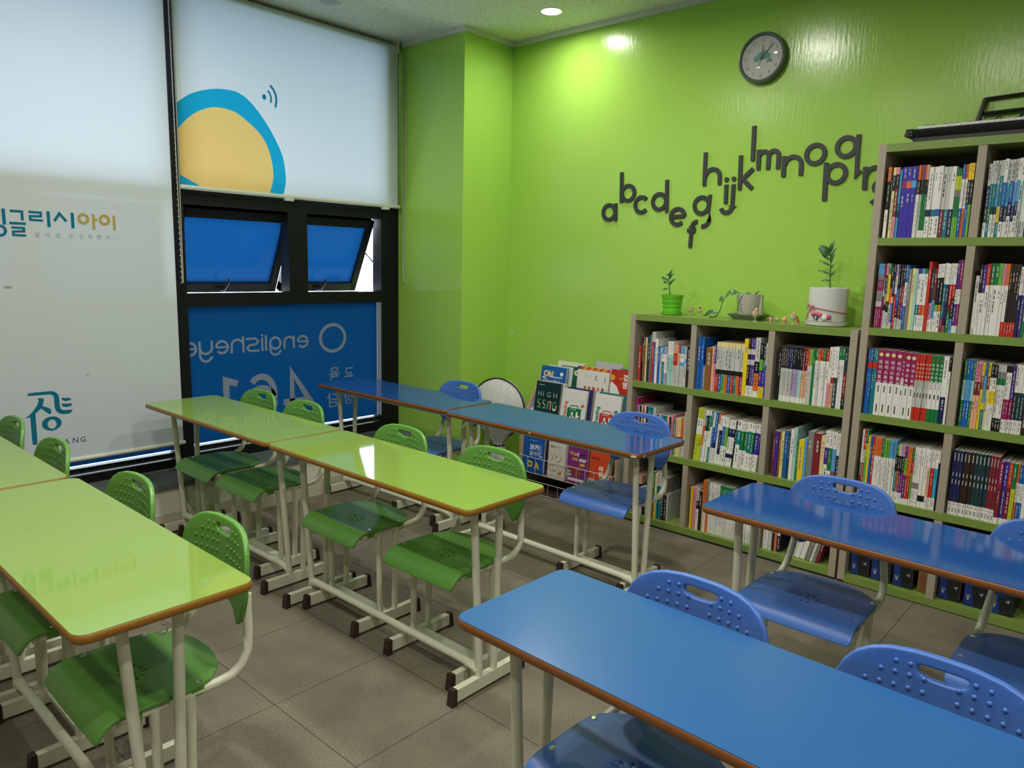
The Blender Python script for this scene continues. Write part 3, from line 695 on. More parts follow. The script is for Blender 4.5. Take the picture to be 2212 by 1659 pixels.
def book_mb(w_, h_, bands, tx, seed, depth=.205, mb=None, M4=None):
    rnd = random.Random(seed); b = mb or MB(); tot = sum(q for _, q in bands); n0 = len(b.v)
    z = h_; g = .0004
    for i, (c, q) in enumerate(bands):
        z1 = z - h_*q/tot
        mt = bmat(c)
        b.poly([(g, 0, z1), (w_-g, 0, z1), (w_-g, 0, z), (g, 0, z)], mt)
        b.poly([(w_-g, 0, z1), (w_-g, depth, z1), (w_-g, depth, z), (w_-g, 0, z)], mt)
        b.poly([(g, depth, z1), (g, 0, z1), (g, 0, z), (g, depth, z)], mt)
        hh = z-z1
        if hh > .035 and w_ > .0075 and not tx:
            ink = bmat('w' if c in DARK else rnd.choice('AAS')); n = rnd.randint(2, 6); zz = z - hh*rnd.uniform(.08, .2); lw = w_*rnd.uniform(.14, .28); cx = w_*rnd.uniform(.42, .58)
            for k in range(n):
                ln = rnd.uniform(.006, .022)
                if zz-ln < z1+.006: break
                b.poly([(cx-lw/2, -.0003, zz-ln), (cx+lw/2, -.0003, zz-ln), (cx+lw/2, -.0003, zz), (cx-lw/2, -.0003, zz)], ink); zz -= ln+rnd.uniform(.003, .008)
        z = z1
    b.poly([(g, 0, h_), (w_-g, 0, h_), (w_-g, .0012, h_), (g, .0012, h_)], bmat(bands[0][0]))
    b.poly([(g+.0006, .0012, h_-.0012), (w_-g-.0006, .0012, h_-.0012), (w_-g-.0006, depth, h_-.0012), (g+.0006, depth, h_-.0012)], M_page)
    b.poly([(g, depth, 0), (w_-g, depth, 0), (w_-g, 0, 0), (g, 0, 0)], M_page); b.poly([(w_-g, depth, 0), (g, depth, 0), (g, depth, h_-.001), (w_-g, depth, h_-.001)], M_page)
    if tx:
        F = lambda u, v, d: (u, -d, v); lightink = bmat('W')
        if tx == 'XI':                                                  # disc and upright title on the thick series
            b.prism(arc(w_/2, h_*.925, min(.0085, w_*.42), 0, 340, 17), F, .0002, .0005, bmat('y'))
            for k, ch in enumerate('자이스토리'): b.text(ch, F, w_/2, h_*.79-.0225*k, w_*.72, lightink, w=.0004, align='C', bold=.02)
            for k in range(3): b.poly([(w_*.38, -.0004, h_*(.43-.035*k)), (w_*.62, -.0004, h_*(.43-.035*k)), (w_*.62, -.0004, h_*(.455-.035*k)), (w_*.38, -.0004, h_*(.455-.035*k))], bmat('S'))
            b.poly([(w_*.42, -.0004, h_*.05), (w_*.6, -.0004, h_*.05), (w_*.6, -.0004, h_*.17), (w_*.42, -.0004, h_*.17)], bmat('K'))
        elif tx == 'XJ':
            b.prism(arc(w_/2, h_*.93, w_*.3, 0, 340, 11), F, .0002, .0005, bmat('d'))
            for k, ch in enumerate('자이스토리'): b.text(ch, F, w_/2, h_*.84-.018*k, w_*.8, lightink, w=.0004, align='C', bold=.02)
            b.poly([(w_*.35, -.0004, h_*.35), (w_*.65, -.0004, h_*.35), (w_*.65, -.0004, h_*.42), (w_*.35, -.0004, h_*.42)], bmat('K'))
            for k in range(3): b.poly([(w_*.35, -.0004, h_*(.5+.035*k)), (w_*.65, -.0004, h_*(.5+.035*k)), (w_*.65, -.0004, h_*(.52+.035*k)), (w_*.35, -.0004, h_*(.52+.035*k))], bmat('A'))
        elif tx[0] == '#':                                              # number on the white foot of the spine
            b.text(tx[2:], F, w_/2, h_*.145, w_*1.0, bmat({'r': 'R', 'k': 'S', 'b': 'B'}[tx[1]]), w=.0004, align='C', bold=.02)
            for k in (0, 1): b.poly([(w_*(.3+.25*k), -.0004, h_*.04), (w_*(.42+.25*k), -.0004, h_*.04), (w_*(.42+.25*k), -.0004, h_*.11), (w_*(.3+.25*k), -.0004, h_*.11)], bmat('S'))
            for za, zb in ((.84, .96), (.60, .66), (.48, .55)): b.poly([(w_*.38, -.0004, h_*za), (w_*.62, -.0004, h_*za), (w_*.62, -.0004, h_*zb), (w_*.38, -.0004, h_*zb)], bmat('w'))
    if M4 is not None:
        for i in range(n0, len(b.v)): b.v[i] = tuple(M4 @ Vector(b.v[i]))
    return b
a1, a2, a3 = (1.930, 2.279), (2.313, 2.707), (2.741, 3.097)
c1, c2 = (3.175, 3.524), (3.558, 3.951)
SHELVES = [
 ('top row left bay, tall bookcase', c1, ZT[4], 0, -.300, .012, '14 .306 O2K4W4,8 .29 K10,12 .303 y1K2y6,14 .303 m1K2r4m3,10 .292 C5T1S1C3,20 .303 V2M1V7,20 .303 V2O1V7,20 .304 V2b1V7,8 .306 M2K2W6,8 .306 O2K2W6*2,7 .306 P2K2G5W1,7 .306 O2K2G5W1,8 .306 o2K2G5W1,18 .295 W6N1W3,18 .296 W6T1W3,19 .298 W6B1W3,16 .293 w6r4,16 .293 w6T4,17 .293 W6N4,7 .28 G1L2A1G3g3*3,11 .298 B2W4B4,11 .298 O2W4O4,11 .302 Y2K3B4,10 .302 Y2K3g4'),  # the thin all-black item near the left stands in for a gap's shadow
 ('top row right bay, tall bookcase', c2, ZT[4], 0, -.300, .012, '11 .295 w3N3S2W2,10 .305 w3T3G2T2,10 .305 w3T3S1W3,10 .305 w3b3S1W3,12 .306 w2T4Y2T2,13 .31 W3B3N2W2,11 .306 w3C3S2W2,12 .306 w3B3N2W3,10 .308 w3b3N2W2,10 .31 W3b3N2W3,11 .312 W3t3w4,10 .312 W8w2*2,12 .31 W4V6,12 .3 W8w2*3,14 .29 b6W4*3,13 .3 W9w1*4'),
 ('second row left bay, tall bookcase', c1, ZT[3], 0, -.298, .012, '8 .288 b2A1M2A2w1M4*3,7 .285 M2A2w1M5,10 .29 m2N3A2K1w3,11 .29 G2Y5K2w3,9 .285 K3O2w3,9 .285 K2N3o1B3w1,10 .285 p2W3R6,9 .28 K4B3N2w2,10 .28 K4d3r3w2,10 .28 K4M4P3w2,11 .285 B3W4B4,13 .268 A10,13 .27 y10,12 .268 t10,13 .27 P1W6T2W3,12 .27 b1W6R2W3,12 .27 G1W6O2W3,12 .30 R10,12 .27 S6m3W2,11 .27 r5b3W2,12 .29 W2K4g1W3,12 .292 W2K4O1W3,11 .295 W3T3T2M2,12 .292 W3N5K1d1,11 .294 W3R3r1G3,11 .294 W3R2K3b2,10 .308 P4W2P3W1,10 .31 M4W2M3W1'),
 ('second row right bay, tall bookcase', c2, ZT[3], 0, -.298, .012, '13 .245 W9w1,11 .29 K4W6,12 .29 P4W6,14 .295 R3W7,14 .297 G3W7*2,14 .297 g3W7,11 .295 m3W7,12 .296 O3W5R2,9 .295 D8R2*4,11 .285 W4N6,11 .285 W4P6,11 .28 G3t1G6,11 .27 r1W2y7,12 .27 P10,12 .26 M10,13 .29 W8R2*5,15 .28 N8W2*4'),
 ('third row left bay, tall bookcase', c1, ZT[2], 0, -.300, .006, '9 .302 B2R1B7*2,9 .302 T2R1T7*2,22 .302 M5W5 XI*3,22 .30 M5W5 XI,11 .298 M4W6 XJ,19 .298 M5W5 XI,18 .297 M5W5 XI,10 .295 R4w4R2 XJ*5,14 .295 G4W4G2 XJ*2,12 .295 G4W4G2 XJ,18 .296 W6N4,8 .29 K2W8'),
 ('third row right bay, tall bookcase', c2, ZT[2], 0, -.298, .010, '10 .29 G3t3G4,11 .29 B3b3B4*2,10 .29 G3t3G4,11 .287 m3r2o5*2,10 .285 Y2d2Y6,10 .287 B2b4Y1T3,11 .285 Y2d2y6,11 .28 K2W2Y2W4*2,10 .28 w1A1G1W5K2*3,10 .28 K1W4M3W2*2,12 .285 P5M3W2,13 .287 W4S4W2*3,13 .29 O6D4*2,14 .28 W10*3,16 .28 T8W2*3,14 .28 R8W2*4'),
 ('fourth row left bay, tall bookcase', c1, ZT[1], 0, -.298, .014, '9 .315 W5A2r1W2,9 .313 R3w2R3K2,9 .313 G2L2g6,10 .29 Y10,10 .29 B10,10 .288 R10,10 .288 O3W7*3,10 .285 G3W7*1,10 .285 g3W7*2,9 .285 b3W7*3,10 .268 G2K3T4W2,9 .268 y2K3O4W2,10 .268 p2K3P4W2,9 .268 m2K3M4W2,10 .268 P2g3P4W1,9 .268 O2O3R4W1*2,8 .268 G2R2g4W1,9 .27 W6A1W3*3,14 .272 W8K1W1*2,12 .27 W3o5W2,13 .27 W3R5W2,14 .27 W3C5W2,6 .27 W2N8'),
 ('fourth row right bay, tall bookcase', c2, ZT[1], 0, -.298, .008, '14 .287 N8W2 #k3,13 .287 N8W2 #r2,12 .287 N8W2 #r1,13 .287 D8W2 #k1,14 .287 D8W2 #k2,14 .287 D8W2 #k3,14 .287 S8W2 #r4,14 .287 S8W2 #r3,13 .287 S8W2 #r2,14 .287 S8W2 #r1,11 .287 r8W2 #b1,11 .287 r8W2 #b3,11 .287 r8W2 #b2,16 .27 M4r5W1,16 .272 V4P5W1,16 .27 R4r5W1,14 .27 G4L5W1,9 .272 O3W3O4,9 .27 B3W3B4*2,15 .29 W10,14 .28 N8W2*5'),
 ('top row left bay, low bookcase', a1, ZL[2], 0, -.292, .016, '13 .20 R10,11 .25 K10,10 .252 d10,9 .252 y10,16 .258 S10,9 .27 a10,11 .288 w2R8,8 .288 w2B8,13 .25 W10,13 .21 B10,9 .205 w10,13 .21 C2W2T6,13 .21 p2W2W3p3,10 .242 W3t7*3,11 .226 o2R3w5*2,10 .23 R2o3w5,11 .225 b2W2b1w5*2,11 .22 w3b1w6,18 .225 D10'),
 ('top row middle bay, low bookcase', a2, ZL[2], 0, -.292, .006, '17 .285 B10,18 .278 B10,14 .13 A10,32 .23 d10,14 .24 o10,13 .25 P4m6,17 .265 y1w5K1R4,17 .265 y1w5K1B4,17 .265 y1w5K1g4,17 .265 y1w5K1O4,17 .265 y1w5K1B4,17 .265 y1w5K1R4,16 .265 y1w5K1T4,17 .265 y1w5K1O4,17 .265 y1w5K1M4,22 .295 Y10,13 .298 D2w1D1w1D4W2,12 .298 P2w1P1w1P4W2*2,26 .305 w4K2O3W1,16 .28 K3g2P3Y2,14 .28 K3G2V3Y2,10 .28 w4V6'),
 ('top row right bay, low bookcase', a3, ZL[2], 0, -.292, .018, '15 .272 K10,9 .278 D4w5W1*3,9 .275 N4w5W1*3,9 .275 K4p5W1*3,9 .273 K4t5W1*2,11 .272 r4o5W1*2,12 .27 O3w7,12 .272 g3w7,10 .272 G10,12 .275 G2W8,12 .275 O2w8,13 .275 R2W8,11 .275 G2W8,13 .275 R2W8,13 .29 W6m4,14 .292 W5R1o4,16 .294 W5S5,12 .292 G2W8*2,17 .292 S4r4K2'),
 ('middle row left bay, low bookcase', a1, ZL[1], 0, -.290, .012, '15 .295 M10,8 .252 t10,9 .25 N10,9 .25 y10,8 .25 R10,8 .252 W10,9 .25 N10,10 .25 T10*3,12 .25 w10,9 .215 p10,11 .215 M10,9 .215 w10,9 .213 C10,11 .215 T10*2,13 .215 o10,9 .215 N10,10 .225 m10,14 .205 a10,14 .215 o5r1y4,13 .22 y5r1y4,13 .215 O6w4,12 .255 w10'),
 ('middle row middle bay, low bookcase', a2, ZL[1], 3.6, -.288, .010, '17 .292 L2W3L5,17 .29 L2W3L5,11 .288 w3O4w3,12 .286 W1S3W6,12 .285 W1G3W6,12 .284 T3W4T3,10 .282 W3B4W3,13 .282 B6N1W3,10 .278 O2W8,16 .268 W3N5W2,14 .266 W2B4W4,14 .264 W2g4W4,16 .252 W2N2W4N1W2,17 .252 W2N2W4N1W2,9 .252 K10,21 .258 W2T3W5,16 .255 W2G4W4,15 .255 W2G4W4,17 .255 W2T5W4,15 .252 W2G5W4,17 .252 W2V5W4,8 .252 W2V5W4'),
 ('middle row right bay, low bookcase', a3, ZL[1], 0, -.285, .022, '9 .235 r10,15 .235 P10,11 .235 d10,12 .235 y10,14 .245 B10,11 .24 S10,14 .258 W10,12 .268 t10,9 .20 G10,22 .212 Y10,11 .225 b10,24 .262 A10,30 .258 r10,15 .252 y10,14 .28 W3P3W4,15 .28 W3G4W3,16 .278 W3b4d1W2,13 .275 W4N6'),
 ('bottom row left bay, low bookcase', a1, ZL[0], 0, -.283, .070, '13 .165 W10,11 .165 K10,11 .16 K10,15 .17 g3R4g3,11 .16 g10,15 .155 B10,17 .275 G5d5,14 .268 y4Y6,10 .28 w3T7*3,16 .255 A4D6,15 .25 A4D6,10 .16 w10'),
 ('bottom row middle bay, low bookcase', a2, ZL[0], 0, -.283, .012, '11 .238 Y10,18 .24 m10,12 .238 w3K2W5,14 .225 D10,10 .29 O5y5,10 .29 O5W5,10 .288 A4O6,13 .285 W10*2,12 .283 W4K1W5*2,10 .28 G4W6*6,12 .275 m3W7*3,13 .272 W10*3,14 .27 W10*2'),
 ('bottom row right bay, low bookcase', a3, ZL[0], 0, -.280, .008, '9 .21 W10*3,9 .205 w10,10 .21 y3W7,13 .205 D10,12 .215 O10,14 .215 W6N4,6 .2 D10'),
]
LEAN = [('22 .235 N10', 13), ('22 .225 W10', 13), ('23 .215 W10', 13), ('24 .215 W10', 13), ('22 .195 A10', 13), ('12 .195 W3y1W6', 13), ('14 .19 A10', 13), ('14 .185 r10', 13)]
ORD = ['first', 'second', 'third', 'fourth', 'fifth', 'sixth', 'seventh', 'eighth', 'ninth', 'tenth', 'eleventh', 'twelfth', 'thirteenth', 'fourteenth', 'fifteenth', 'sixteenth', 'seventeenth', 'eighteenth', 'nineteenth', 'twentieth', 'twenty first', 'twenty second', 'twenty third', 'twenty fourth', 'twenty fifth', 'twenty sixth', 'twenty seventh', 'twenty eighth', 'twenty ninth', 'thirtieth', 'thirty first', 'thirty second', 'thirty third', 'thirty fourth', 'thirty fifth', 'thirty sixth']
def words(bands):
    big = sorted(bands, key=lambda q: -q[1]); u = []
    for c, _ in big:
        if NAME[c] not in u: u.append(NAME[c])
    return ' '.join(u[:2])
BOOKS = []
for place, (xa, xb), z, tilt, yf, gap, spec in SHELVES:
    x = xa+gap; items = parse(spec); fill = 1.
    if place not in ('bottom row left bay, low bookcase', 'bottom row right bay, low bookcase'):
        room = xb-.004-x-(.018 if tilt else 0) if xb < 3.6 else 9.
        fill = min(1.25, max(.8, (room-.0004*len(items))/sum(q[0]/cos(rad(tilt)) for q in items))) if room < 5 else 1.
    for i, (w_, h_, bands, tx) in enumerate(items):
        hh = min(h_, .352); w_ *= fill
        ww = w_/cos(rad(tilt)) if tilt else w_
        if x+ww > xb-.001 - (hh*sin(rad(tilt)) if tilt else 0) + (.02 if tilt else 0): break
        M4 = Matrix.Translation((x, yf+random.uniform(-.004, .004), z+(w_*sin(rad(tilt)) if tilt else 0)+.0003)) @ Matrix.Rotation(rad(tilt), 4, 'Y')
        lab = '%s paperback, %s from left, %s' % (words(bands), ORD[i], place)
        seen = 1.0 if xb < 3.6 else .55
        if 'bottom row' in place: seen *= .6
        if 'middle row left' in place: seen *= .45
        if 'bottom row left' in place: seen *= .6
        vis = 1.0
        if xb > 3.9 and x > 3.85: vis = 0
        BOOKS.append((w_*hh*seen*vis, w_, hh, bands, tx, M4, lab, 'books in the '+place))
        x += ww + .0004
place = 'bottom row right bay, low bookcase'
x = 2.872
for i, (s_, t_) in enumerate(LEAN):
    w_, h_, bands, tx = parse(s_)[0]
    M4 = Matrix.Translation((x, -.283, ZL[0]+w_*sin(rad(t_))+.0003)) @ Matrix.Rotation(rad(t_), 4, 'Y')
    BOOKS.append((w_*h_*.6, w_, h_, bands, tx, M4, '%s paperback, %s of the leaning books, %s' % (words(bands), ORD[i], place), 'books in the '+place))
    x += w_/cos(rad(t_)) + .0015
BOOKS = [q for q in BOOKS if q[0] > 0]
BOOKS_SORT = sorted(range(len(BOOKS)), key=lambda i: -BOOKS[i][0]); KEEP = set(BOOKS_SORT[:286])
rest = MB(); nrest = 0
for i, (sc, w_, h_, bands, tx, M4, lab, grp) in enumerate(BOOKS):
    if i in KEEP:
        o = book_mb(w_, h_, bands, tx, i).build('book'); o.matrix_world = M4; tag(o, lab, 'book', grp)
    else: book_mb(w_, h_, bands, tx, i, mb=rest, M4=M4); nrest += 1
if nrest:
    o = rest.build('thin_books'); tag(o, 'thin paperbacks filling the gaps among the larger books on all the shelves', 'books', None, 'stuff')
print('BOOKS', len(BOOKS), 'rest', nrest)
# ------------------------------------------------------------------ boxes in the lowest row of the tall bookcase
M_bk = pm('black card', (.012, .012, .014), .3); M_bb = pm('deep blue print', (.012, .035, .22), .3); M_sv = pm('silver print', (.30, .31, .36), .35)
BXP = {}
def dark_box(x, label):
    if 'b' in BXP: r = dup(BXP['b'], (x, -.270, ZT[0]), 0, label); return r
    r = thing('storage_box', label, 'box', (x, -.270, ZT[0]), 0, 'black and blue boxes in the lowest row')
    b = MB(); b.box((0, 0, 0), (.088, .22, .262), M_bk); b.build('carton', r)
    F = lambda u, v, d: (u, -d, v)
    p = MB(); p.prism([(.003, .004), (.040, .004), (.034, .055), (.028, .085), (.026, .255), (.003, .255)], F, .0002, .0006, M_bb); p.build('blue_panel', r)
    e = MB(); e.prism([(.010, .052), (.014, .030), (.018, .026), (.022, .030), (.026, .052), (.020, .046), (.016, .046)], F, .0008, .0012, M_sv); e.strip(arc(.018, .046, .008, 20, 160, 8), .002, F, .0008, .0012, M_sv); e.build('emblem', r)
    s_ = MB(); s_.poly([(.056, -.0006, .066), (.074, -.0006, .072), (.070, -.0006, .056)], M_sv); s_.strip([(.054, .076), (.082, .076), (.082, .018), (.054, .018)], .0012, F, .0002, .0006, pm('grey line print', (.08, .08, .09), .4)); s_.build('picture_frame', r)
    BXP['b'] = r; return r
for x, l in ((3.184, 'black box with a blue panel, leftmost on the lowest shelf of the tall bookcase'), (3.279, 'black box with a blue panel, second on the lowest shelf of the tall bookcase'), (3.374, 'black box with a blue panel, third on the lowest shelf, beside the brown slip case'),
             (3.566, 'black box with a blue panel, right of the divider on the lowest shelf'), (3.664, 'black box with a blue panel, middle of the right hand boxes on the lowest shelf'), (3.762, 'black box with a blue panel, last at the right on the lowest shelf')): dark_box(x, l)
m = MB(); m.box((3.480, -.268, ZT[0]), (3.521, -.06, ZT[0]+.25), pm('brown board', (.20, .085, .03), .55))
tag(m.build('slip_case'), 'plain brown slip case beside the divider on the lowest shelf', 'case')
m = MB(); m.box((1.935, -.255, ZL[0]+.172), (1.990, -.06, ZL[0]+.222), pm('pink board', (.55, .35, .27), .6)); 
r = thing('keepsake_box', 'small pink box lying on books at the lowest left of the low bookcase', 'box', (0, 0, 0)); m.build('carton', r)
# stickers of the storage label hanging on the shelf edge
# ------------------------------------------------------------------ magazine rack with workbooks
M_wood = pm('pale beech board', (.42, .27, .12), .5, noise=.12, nscale=30)
M_inner = pm('pale grey board', (.50, .49, .42), .6)
M_drk = pm('dark brown board', (.07, .045, .03), .6)
M_wire = pm('cream wire', (.62, .56, .46), .4)
RX0, RX1 = 1.078, 1.850
rk = thing('magazine_rack', 'beech display rack full of workbooks beside the low bookcase', 'rack', ((RX0+RX1)/2, 0, 0)); ox = (RX0+RX1)/2
PROF = [(-.315, 0), (-.315, .385), (-.255, .545), (-.105, .770), (-.012, .770), (-.012, 0)]
for x0 in (RX0, RX1-.016):
    m = MB(); f = lambda u, v, d: (x0-ox+d, u, v)
    m.prism(PROF, f, 0, .016, M_inner, M_wood); m.build('side_panel', rk)
def rbox(name, a, b, mat, rot=0., pivot=None):
    m = MB(); Rm = Matrix.Rotation(rot, 3, 'X') if rot else None
    m.box((a[0]-ox, a[1], a[2]), (b[0]-ox, b[1], b[2]), mat, Rm, (0,)+tuple(pivot) if pivot else None); return m.build(name, rk)
xi0, xi1 = RX0+.016, RX1-.016
rbox('back_board', (xi0, -.024, .02), (xi1, -.012, .80), M_inner)
rbox('shelf', (xi0, -.17, .548), (xi1, -.024, .560), M_inner); rbox('shelf', (xi0, -.262, .448), (xi1, -.04, .460), M_inner)
rbox('shelf', (xi0, -.300, .118), (xi1, -.03, .130), M_drk); rbox('shelf', (xi0, -.315, .002), (xi1, -.03, .014), M_drk)
rbox('shelf_lip', (xi0, -.172, .548), (xi1, -.160, .598), M_inner); rbox('shelf_lip', (xi0, -.268, .448), (xi1, -.256, .500), M_inner)
rbox('inner_board', (xi0, -.20, .130), (xi1, -.19, .448), M_drk)
def basket(z0, z1, y, dy, n):
    m = MB(); a, b = xi0+.006-ox, xi1-.006-ox
    m.tube([(a, y+dy, z1), (a, y, z1), (b, y, z1), (b, y+dy, z1)], .0026, M_wire, 8)
    m.tube([(a, y, z0), (b, y, z0)], .0022, M_wire, 6)
    for i in range(n+1):
        x = a+(b-a)*i/n; m.tube([(x, y, z1), (x, y, z0), (x, y+dy, z0)], .0016, M_wire, 6, caps=False)
    m.build('wire_basket', rk)
basket(.136, .240, -.328, .10, 11); basket(.006, .086, -.330, .10, 9)
def workbook(label, x, y, z, w_, h_, t_, lean, col, deco=None, rz=0.):
    """front cover faces the room; leaning back by lean degrees about its foot"""
    r = thing('workbook', label, 'book', (x, y, z), rz, 'workbooks in the display rack'); r.rotation_euler = (rad(-lean), 0, rz)
    c = MB(); cm = pm('cover '+str(col), col, .35)
    c.box((0, 0, 0), (w_, .0012, h_), cm); c.box((0, t_-.0012, 0), (w_, t_, h_), cm); c.box((0, 0, 0), (.0012, t_, h_), cm)
    if deco: deco(c, lambda u, v, q: (u, -q, v), w_, h_)
    c.build('cover', r)
    p = MB(); p.box((.0012, .0012, .001), (w_-.003, t_-.0012, h_-.003), M_page); p.build('pages', r)
    return r
def ink(c): return pm('ink '+c, c, .4)
def rect(d, F, x0, z0, x1, z1, mat, w=.0004): d.poly([F(x0, z0, w), F(x1, z0, w), F(x1, z1, w), F(x0, z1, w)], mat)
def d_phon(d, F, w, h):
    d.text('Oh!', F, .022, h-.068, .052, ink('fbfbf5'), w=.0003, bold=.05); d.text('Oh!', F, .022, h-.068, .052, ink('e0a63a'), w=.0006, bold=.015)
    d.text('My', F, .016, h-.085, .022, ink('fbfbf5'), w=.0008, bold=.02)
    d.text('phonics', F, .024, h-.116, .046, ink('f4f6fa'), w=.0004, bold=.06); d.text('phonics', F, .024, h-.116, .046, ink('14305e'), w=.0008, bold=.015)
    d.prism(arc(w-.036, h-.045, .013, 0, 345, 23), F, .0002, .0004, ink('fbfbf5')); d.text('1', F, w-.036, h-.053, .022, ink('16181c'), w=.0006, align='C', bold=.03)
    rect(d, F, .082, h-.072, w-.028, h-.067, ink('fbfbf5'))
def d_high(d, F, w, h):
    for ch, x in zip('HIGH', (.034, .064, .110, .162)): d.text(ch, F, x, h-.098, .050, ink('b9c4c0'), w=.0004, align='C', bold=-.012)
    def seg(pts, c): d.strip(pts, .0105, F, .0002, .0006, ink(c))
    for k, x in enumerate((.022, .064)):
        seg([(x+.028, h-.122), (x+.008, h-.122), (x+.004, h-.137)], '2c8a58'); seg([(x+.006, h-.137), (x+.026, h-.152)], 'd8885a'); seg([(x+.028, h-.152), (x+.026, h-.170), (x+.004, h-.170)], '3f9a64')
    x = .112; seg([(x, h-.176), (x, h-.130), (x+.012, h-.122)], '5d86a4'); seg([(x+.012, h-.122), (x+.024, h-.130), (x+.024, h-.176)], 'dd7d56')
    x = .156; seg([(x+.024, h-.130), (x+.012, h-.122), (x, h-.132), (x, h-.165)], '2f8a5c'); seg([(x, h-.165), (x+.012, h-.176), (x+.026, h-.168)], 'dfe0da'); seg([(x+.026, h-.142), (x+.026, h-.165)], 'd8885a')
    rect(d, F, .118, .028, w, .052, ink('d9a72e')); rect(d, F, .02, h-.024, .066, h-.021, ink('c8d0cc'))
def d_read(c1, c2):
    def f(d, F, w, h):
        g = ink('c9ccc9')
        for x, z in ((.02, h-.03), (.07, h-.035), (.115, h-.028), (.14, h-.06), (.16, h-.1), (.10, h-.05)): d.strip(arc(x, z, .008, 0, 300, 9), .0015, F, .0002, .0004, g)
        R = Matrix.Rotation(pi/2, 2); FR = lambda u, v, q: F(.040-v, .060+u, q)
        d.text('Reading', FR, 0, 0, .034, ink(c1), w=.0005, bold=.03)
        rect(d, F, .048, .018, .156, .130, ink(c2))
        d.strip(arc(.082, .130, .016, 180, 90, 5)+[(.118, .146)]+arc(.118, .130, .016, 90, 0, 5), .005, F, .0002, .0005, ink(c2))
        d.text('상', F, .102, .030, .092, ink('f0f0ea'), w=.0007, align='C', bold=.03)
        d.strip([(.085, .086), (.094, .052)], .011, F, .0008, .001, ink('c0602e' if c1 != '17736e' else '274a52'))
        for k in range(3): rect(d, F, .070+.018*k, .118, .078+.018*k, .124, ink('e8ece4'), .0006)
        R2 = Matrix.Rotation(rad(25), 2)
        q = [R2 @ Vector(p) + Vector((.162, .150)) for p in ((-.014, -.009), (.014, -.009), (.014, .009), (-.014, .009))]; d.poly([F(p.x, p.y, .0005) for p in q], ink(c1))
    return f
def d_white(d, F, w, h):
    rect(d, F, .012, h-.020, w, h, ink('c8481e'))
    for k in range(4): d.poly([F(.05+.05*k+a, h-b, .0006) for a, b in ((-.012, .020), (.016, .020), (.030, 0), (.004, 0))], ink('d99a22'))
    d.poly([F(.0, h-b, .0006) if a == 0 else F(a, h-b, .0006) for a, b in ((0, .020), (.012, .018), (.026, 0), (0, 0))], ink('4a2a78'))
    cs = ('c23a22', 'b8622e', 'b4302a', 'c9884a', 'a83a20', 'a9764e', 'c03028', 'b0605a', '8e2a2a', 'a84a3a')
    for k in range(10):
        x = .068+.034*(k % 5); z = h-.132-.045*(k//5); d.prism(arc(x, z, .011, 90, 90+300, [3, 5, 7, 9, 4][k % 5], ry=.012), F, .0002, .0005, ink(cs[k]))
    rect(d, F, w-.034, h-.085, w-.030, h-.055, ink('2a2a2a')); d.strip([(.140, h-.078), (.150, h-.048)], .005, F, .0002, .0005, ink('2a2422')); d.prism(arc(.156, h-.076, .006, 0, 320, 9), F, .0002, .0005, ink('d2a030'))
    for k in range(3): rect(d, F, .055, h-.052-.009*k, .118-.01*k, h-.050-.009*k, ink('c2c2bc'))
def d_red(d, F, w, h):
    d.prism([(0, 0), (0, h-.085), (.012, h-.078), (.05, h-.105), (.075, h-.15), (.10, h-.185), (.13, 0)], F, .0002, .0004, ink('e4e3df'))
    d.prism(arc(.012, h-.052, .018, 0, 340, 17), F, .0004, .0006, ink('d9a82a'))
    d.text('경선', F, .088, h-.062, .044, ink('f4f0ea'), w=.0005, bold=.03); d.text('영문', F, .086, h-.108, .044, ink('f4f0ea'), w=.0005, bold=.03)
    d.text('초등', F, .058, h-.06, .014, ink('e0b02e'), w=.0005, bold=.02)
def d_green(d, F, w, h):
    d.prism(arc(w-.036, h-.038, .019, 0, 340, 19), F, .0002, .0004, ink('c9d2c4')); rect(d, F, w-.044, h-.041, w-.028, h-.035, ink('4a6a50'), .0006)
def d_voka(d, F, w, h):
    d.text('보카', F, .052, h-.080, .044, ink('eef2f6'), w=.0005, bold=.03); d.text('클리어', F, .052, h-.118, .034, ink('eef2f6'), w=.0005)
    d.strip(rrect(w-.042, h-.105, w-.024, h-.042, .004, 3), .0012, F, .0002, .0004, ink('b9cbe0'), closed=True)
    for k in range(4): rect(d, F, w-.037, h-.058-.013*k, w-.029, h-.050-.013*k, ink('b9cbe0'))
    rect(d, F, w-.040, h-.120, w-.012, h-.114, ink('eef2f6')); rect(d, F, .046, h-.022, .11, h-.019, ink('9db8da'))
    d.text('O', F, .062, h-.196, .056, ink('e2cf28'), w=.0005, align='C', bold=.05); d.text('A', F, .122, h-.200, .056, ink('e2cf28'), w=.0005, align='C', bold=.05)
def d_voca(d, F, w, h):
    for ch, x, z in (('V', .026, h-.115), ('O', .074, h-.118), ('C', .026, h-.180), ('A', .074, h-.184)):
        d.text(ch, F, x+.003, z-.002, .066, ink('a2382a'), w=.0003, align='C', bold=.05); d.text(ch, F, x, z, .066, ink('d6d2c4'), w=.0006, align='C', bold=.03)
    d.text('통암기', F, .016, h-.034, .016, ink('2a2a28'), w=.0005, bold=.02); d.text('워크북', F, .064, h-.034, .014, ink('a84a3c'), w=.0005)
    d.prism(arc(w-.040, .040, .014, 0, 340, 17), F, .0002, .0004, ink('d0452c'))
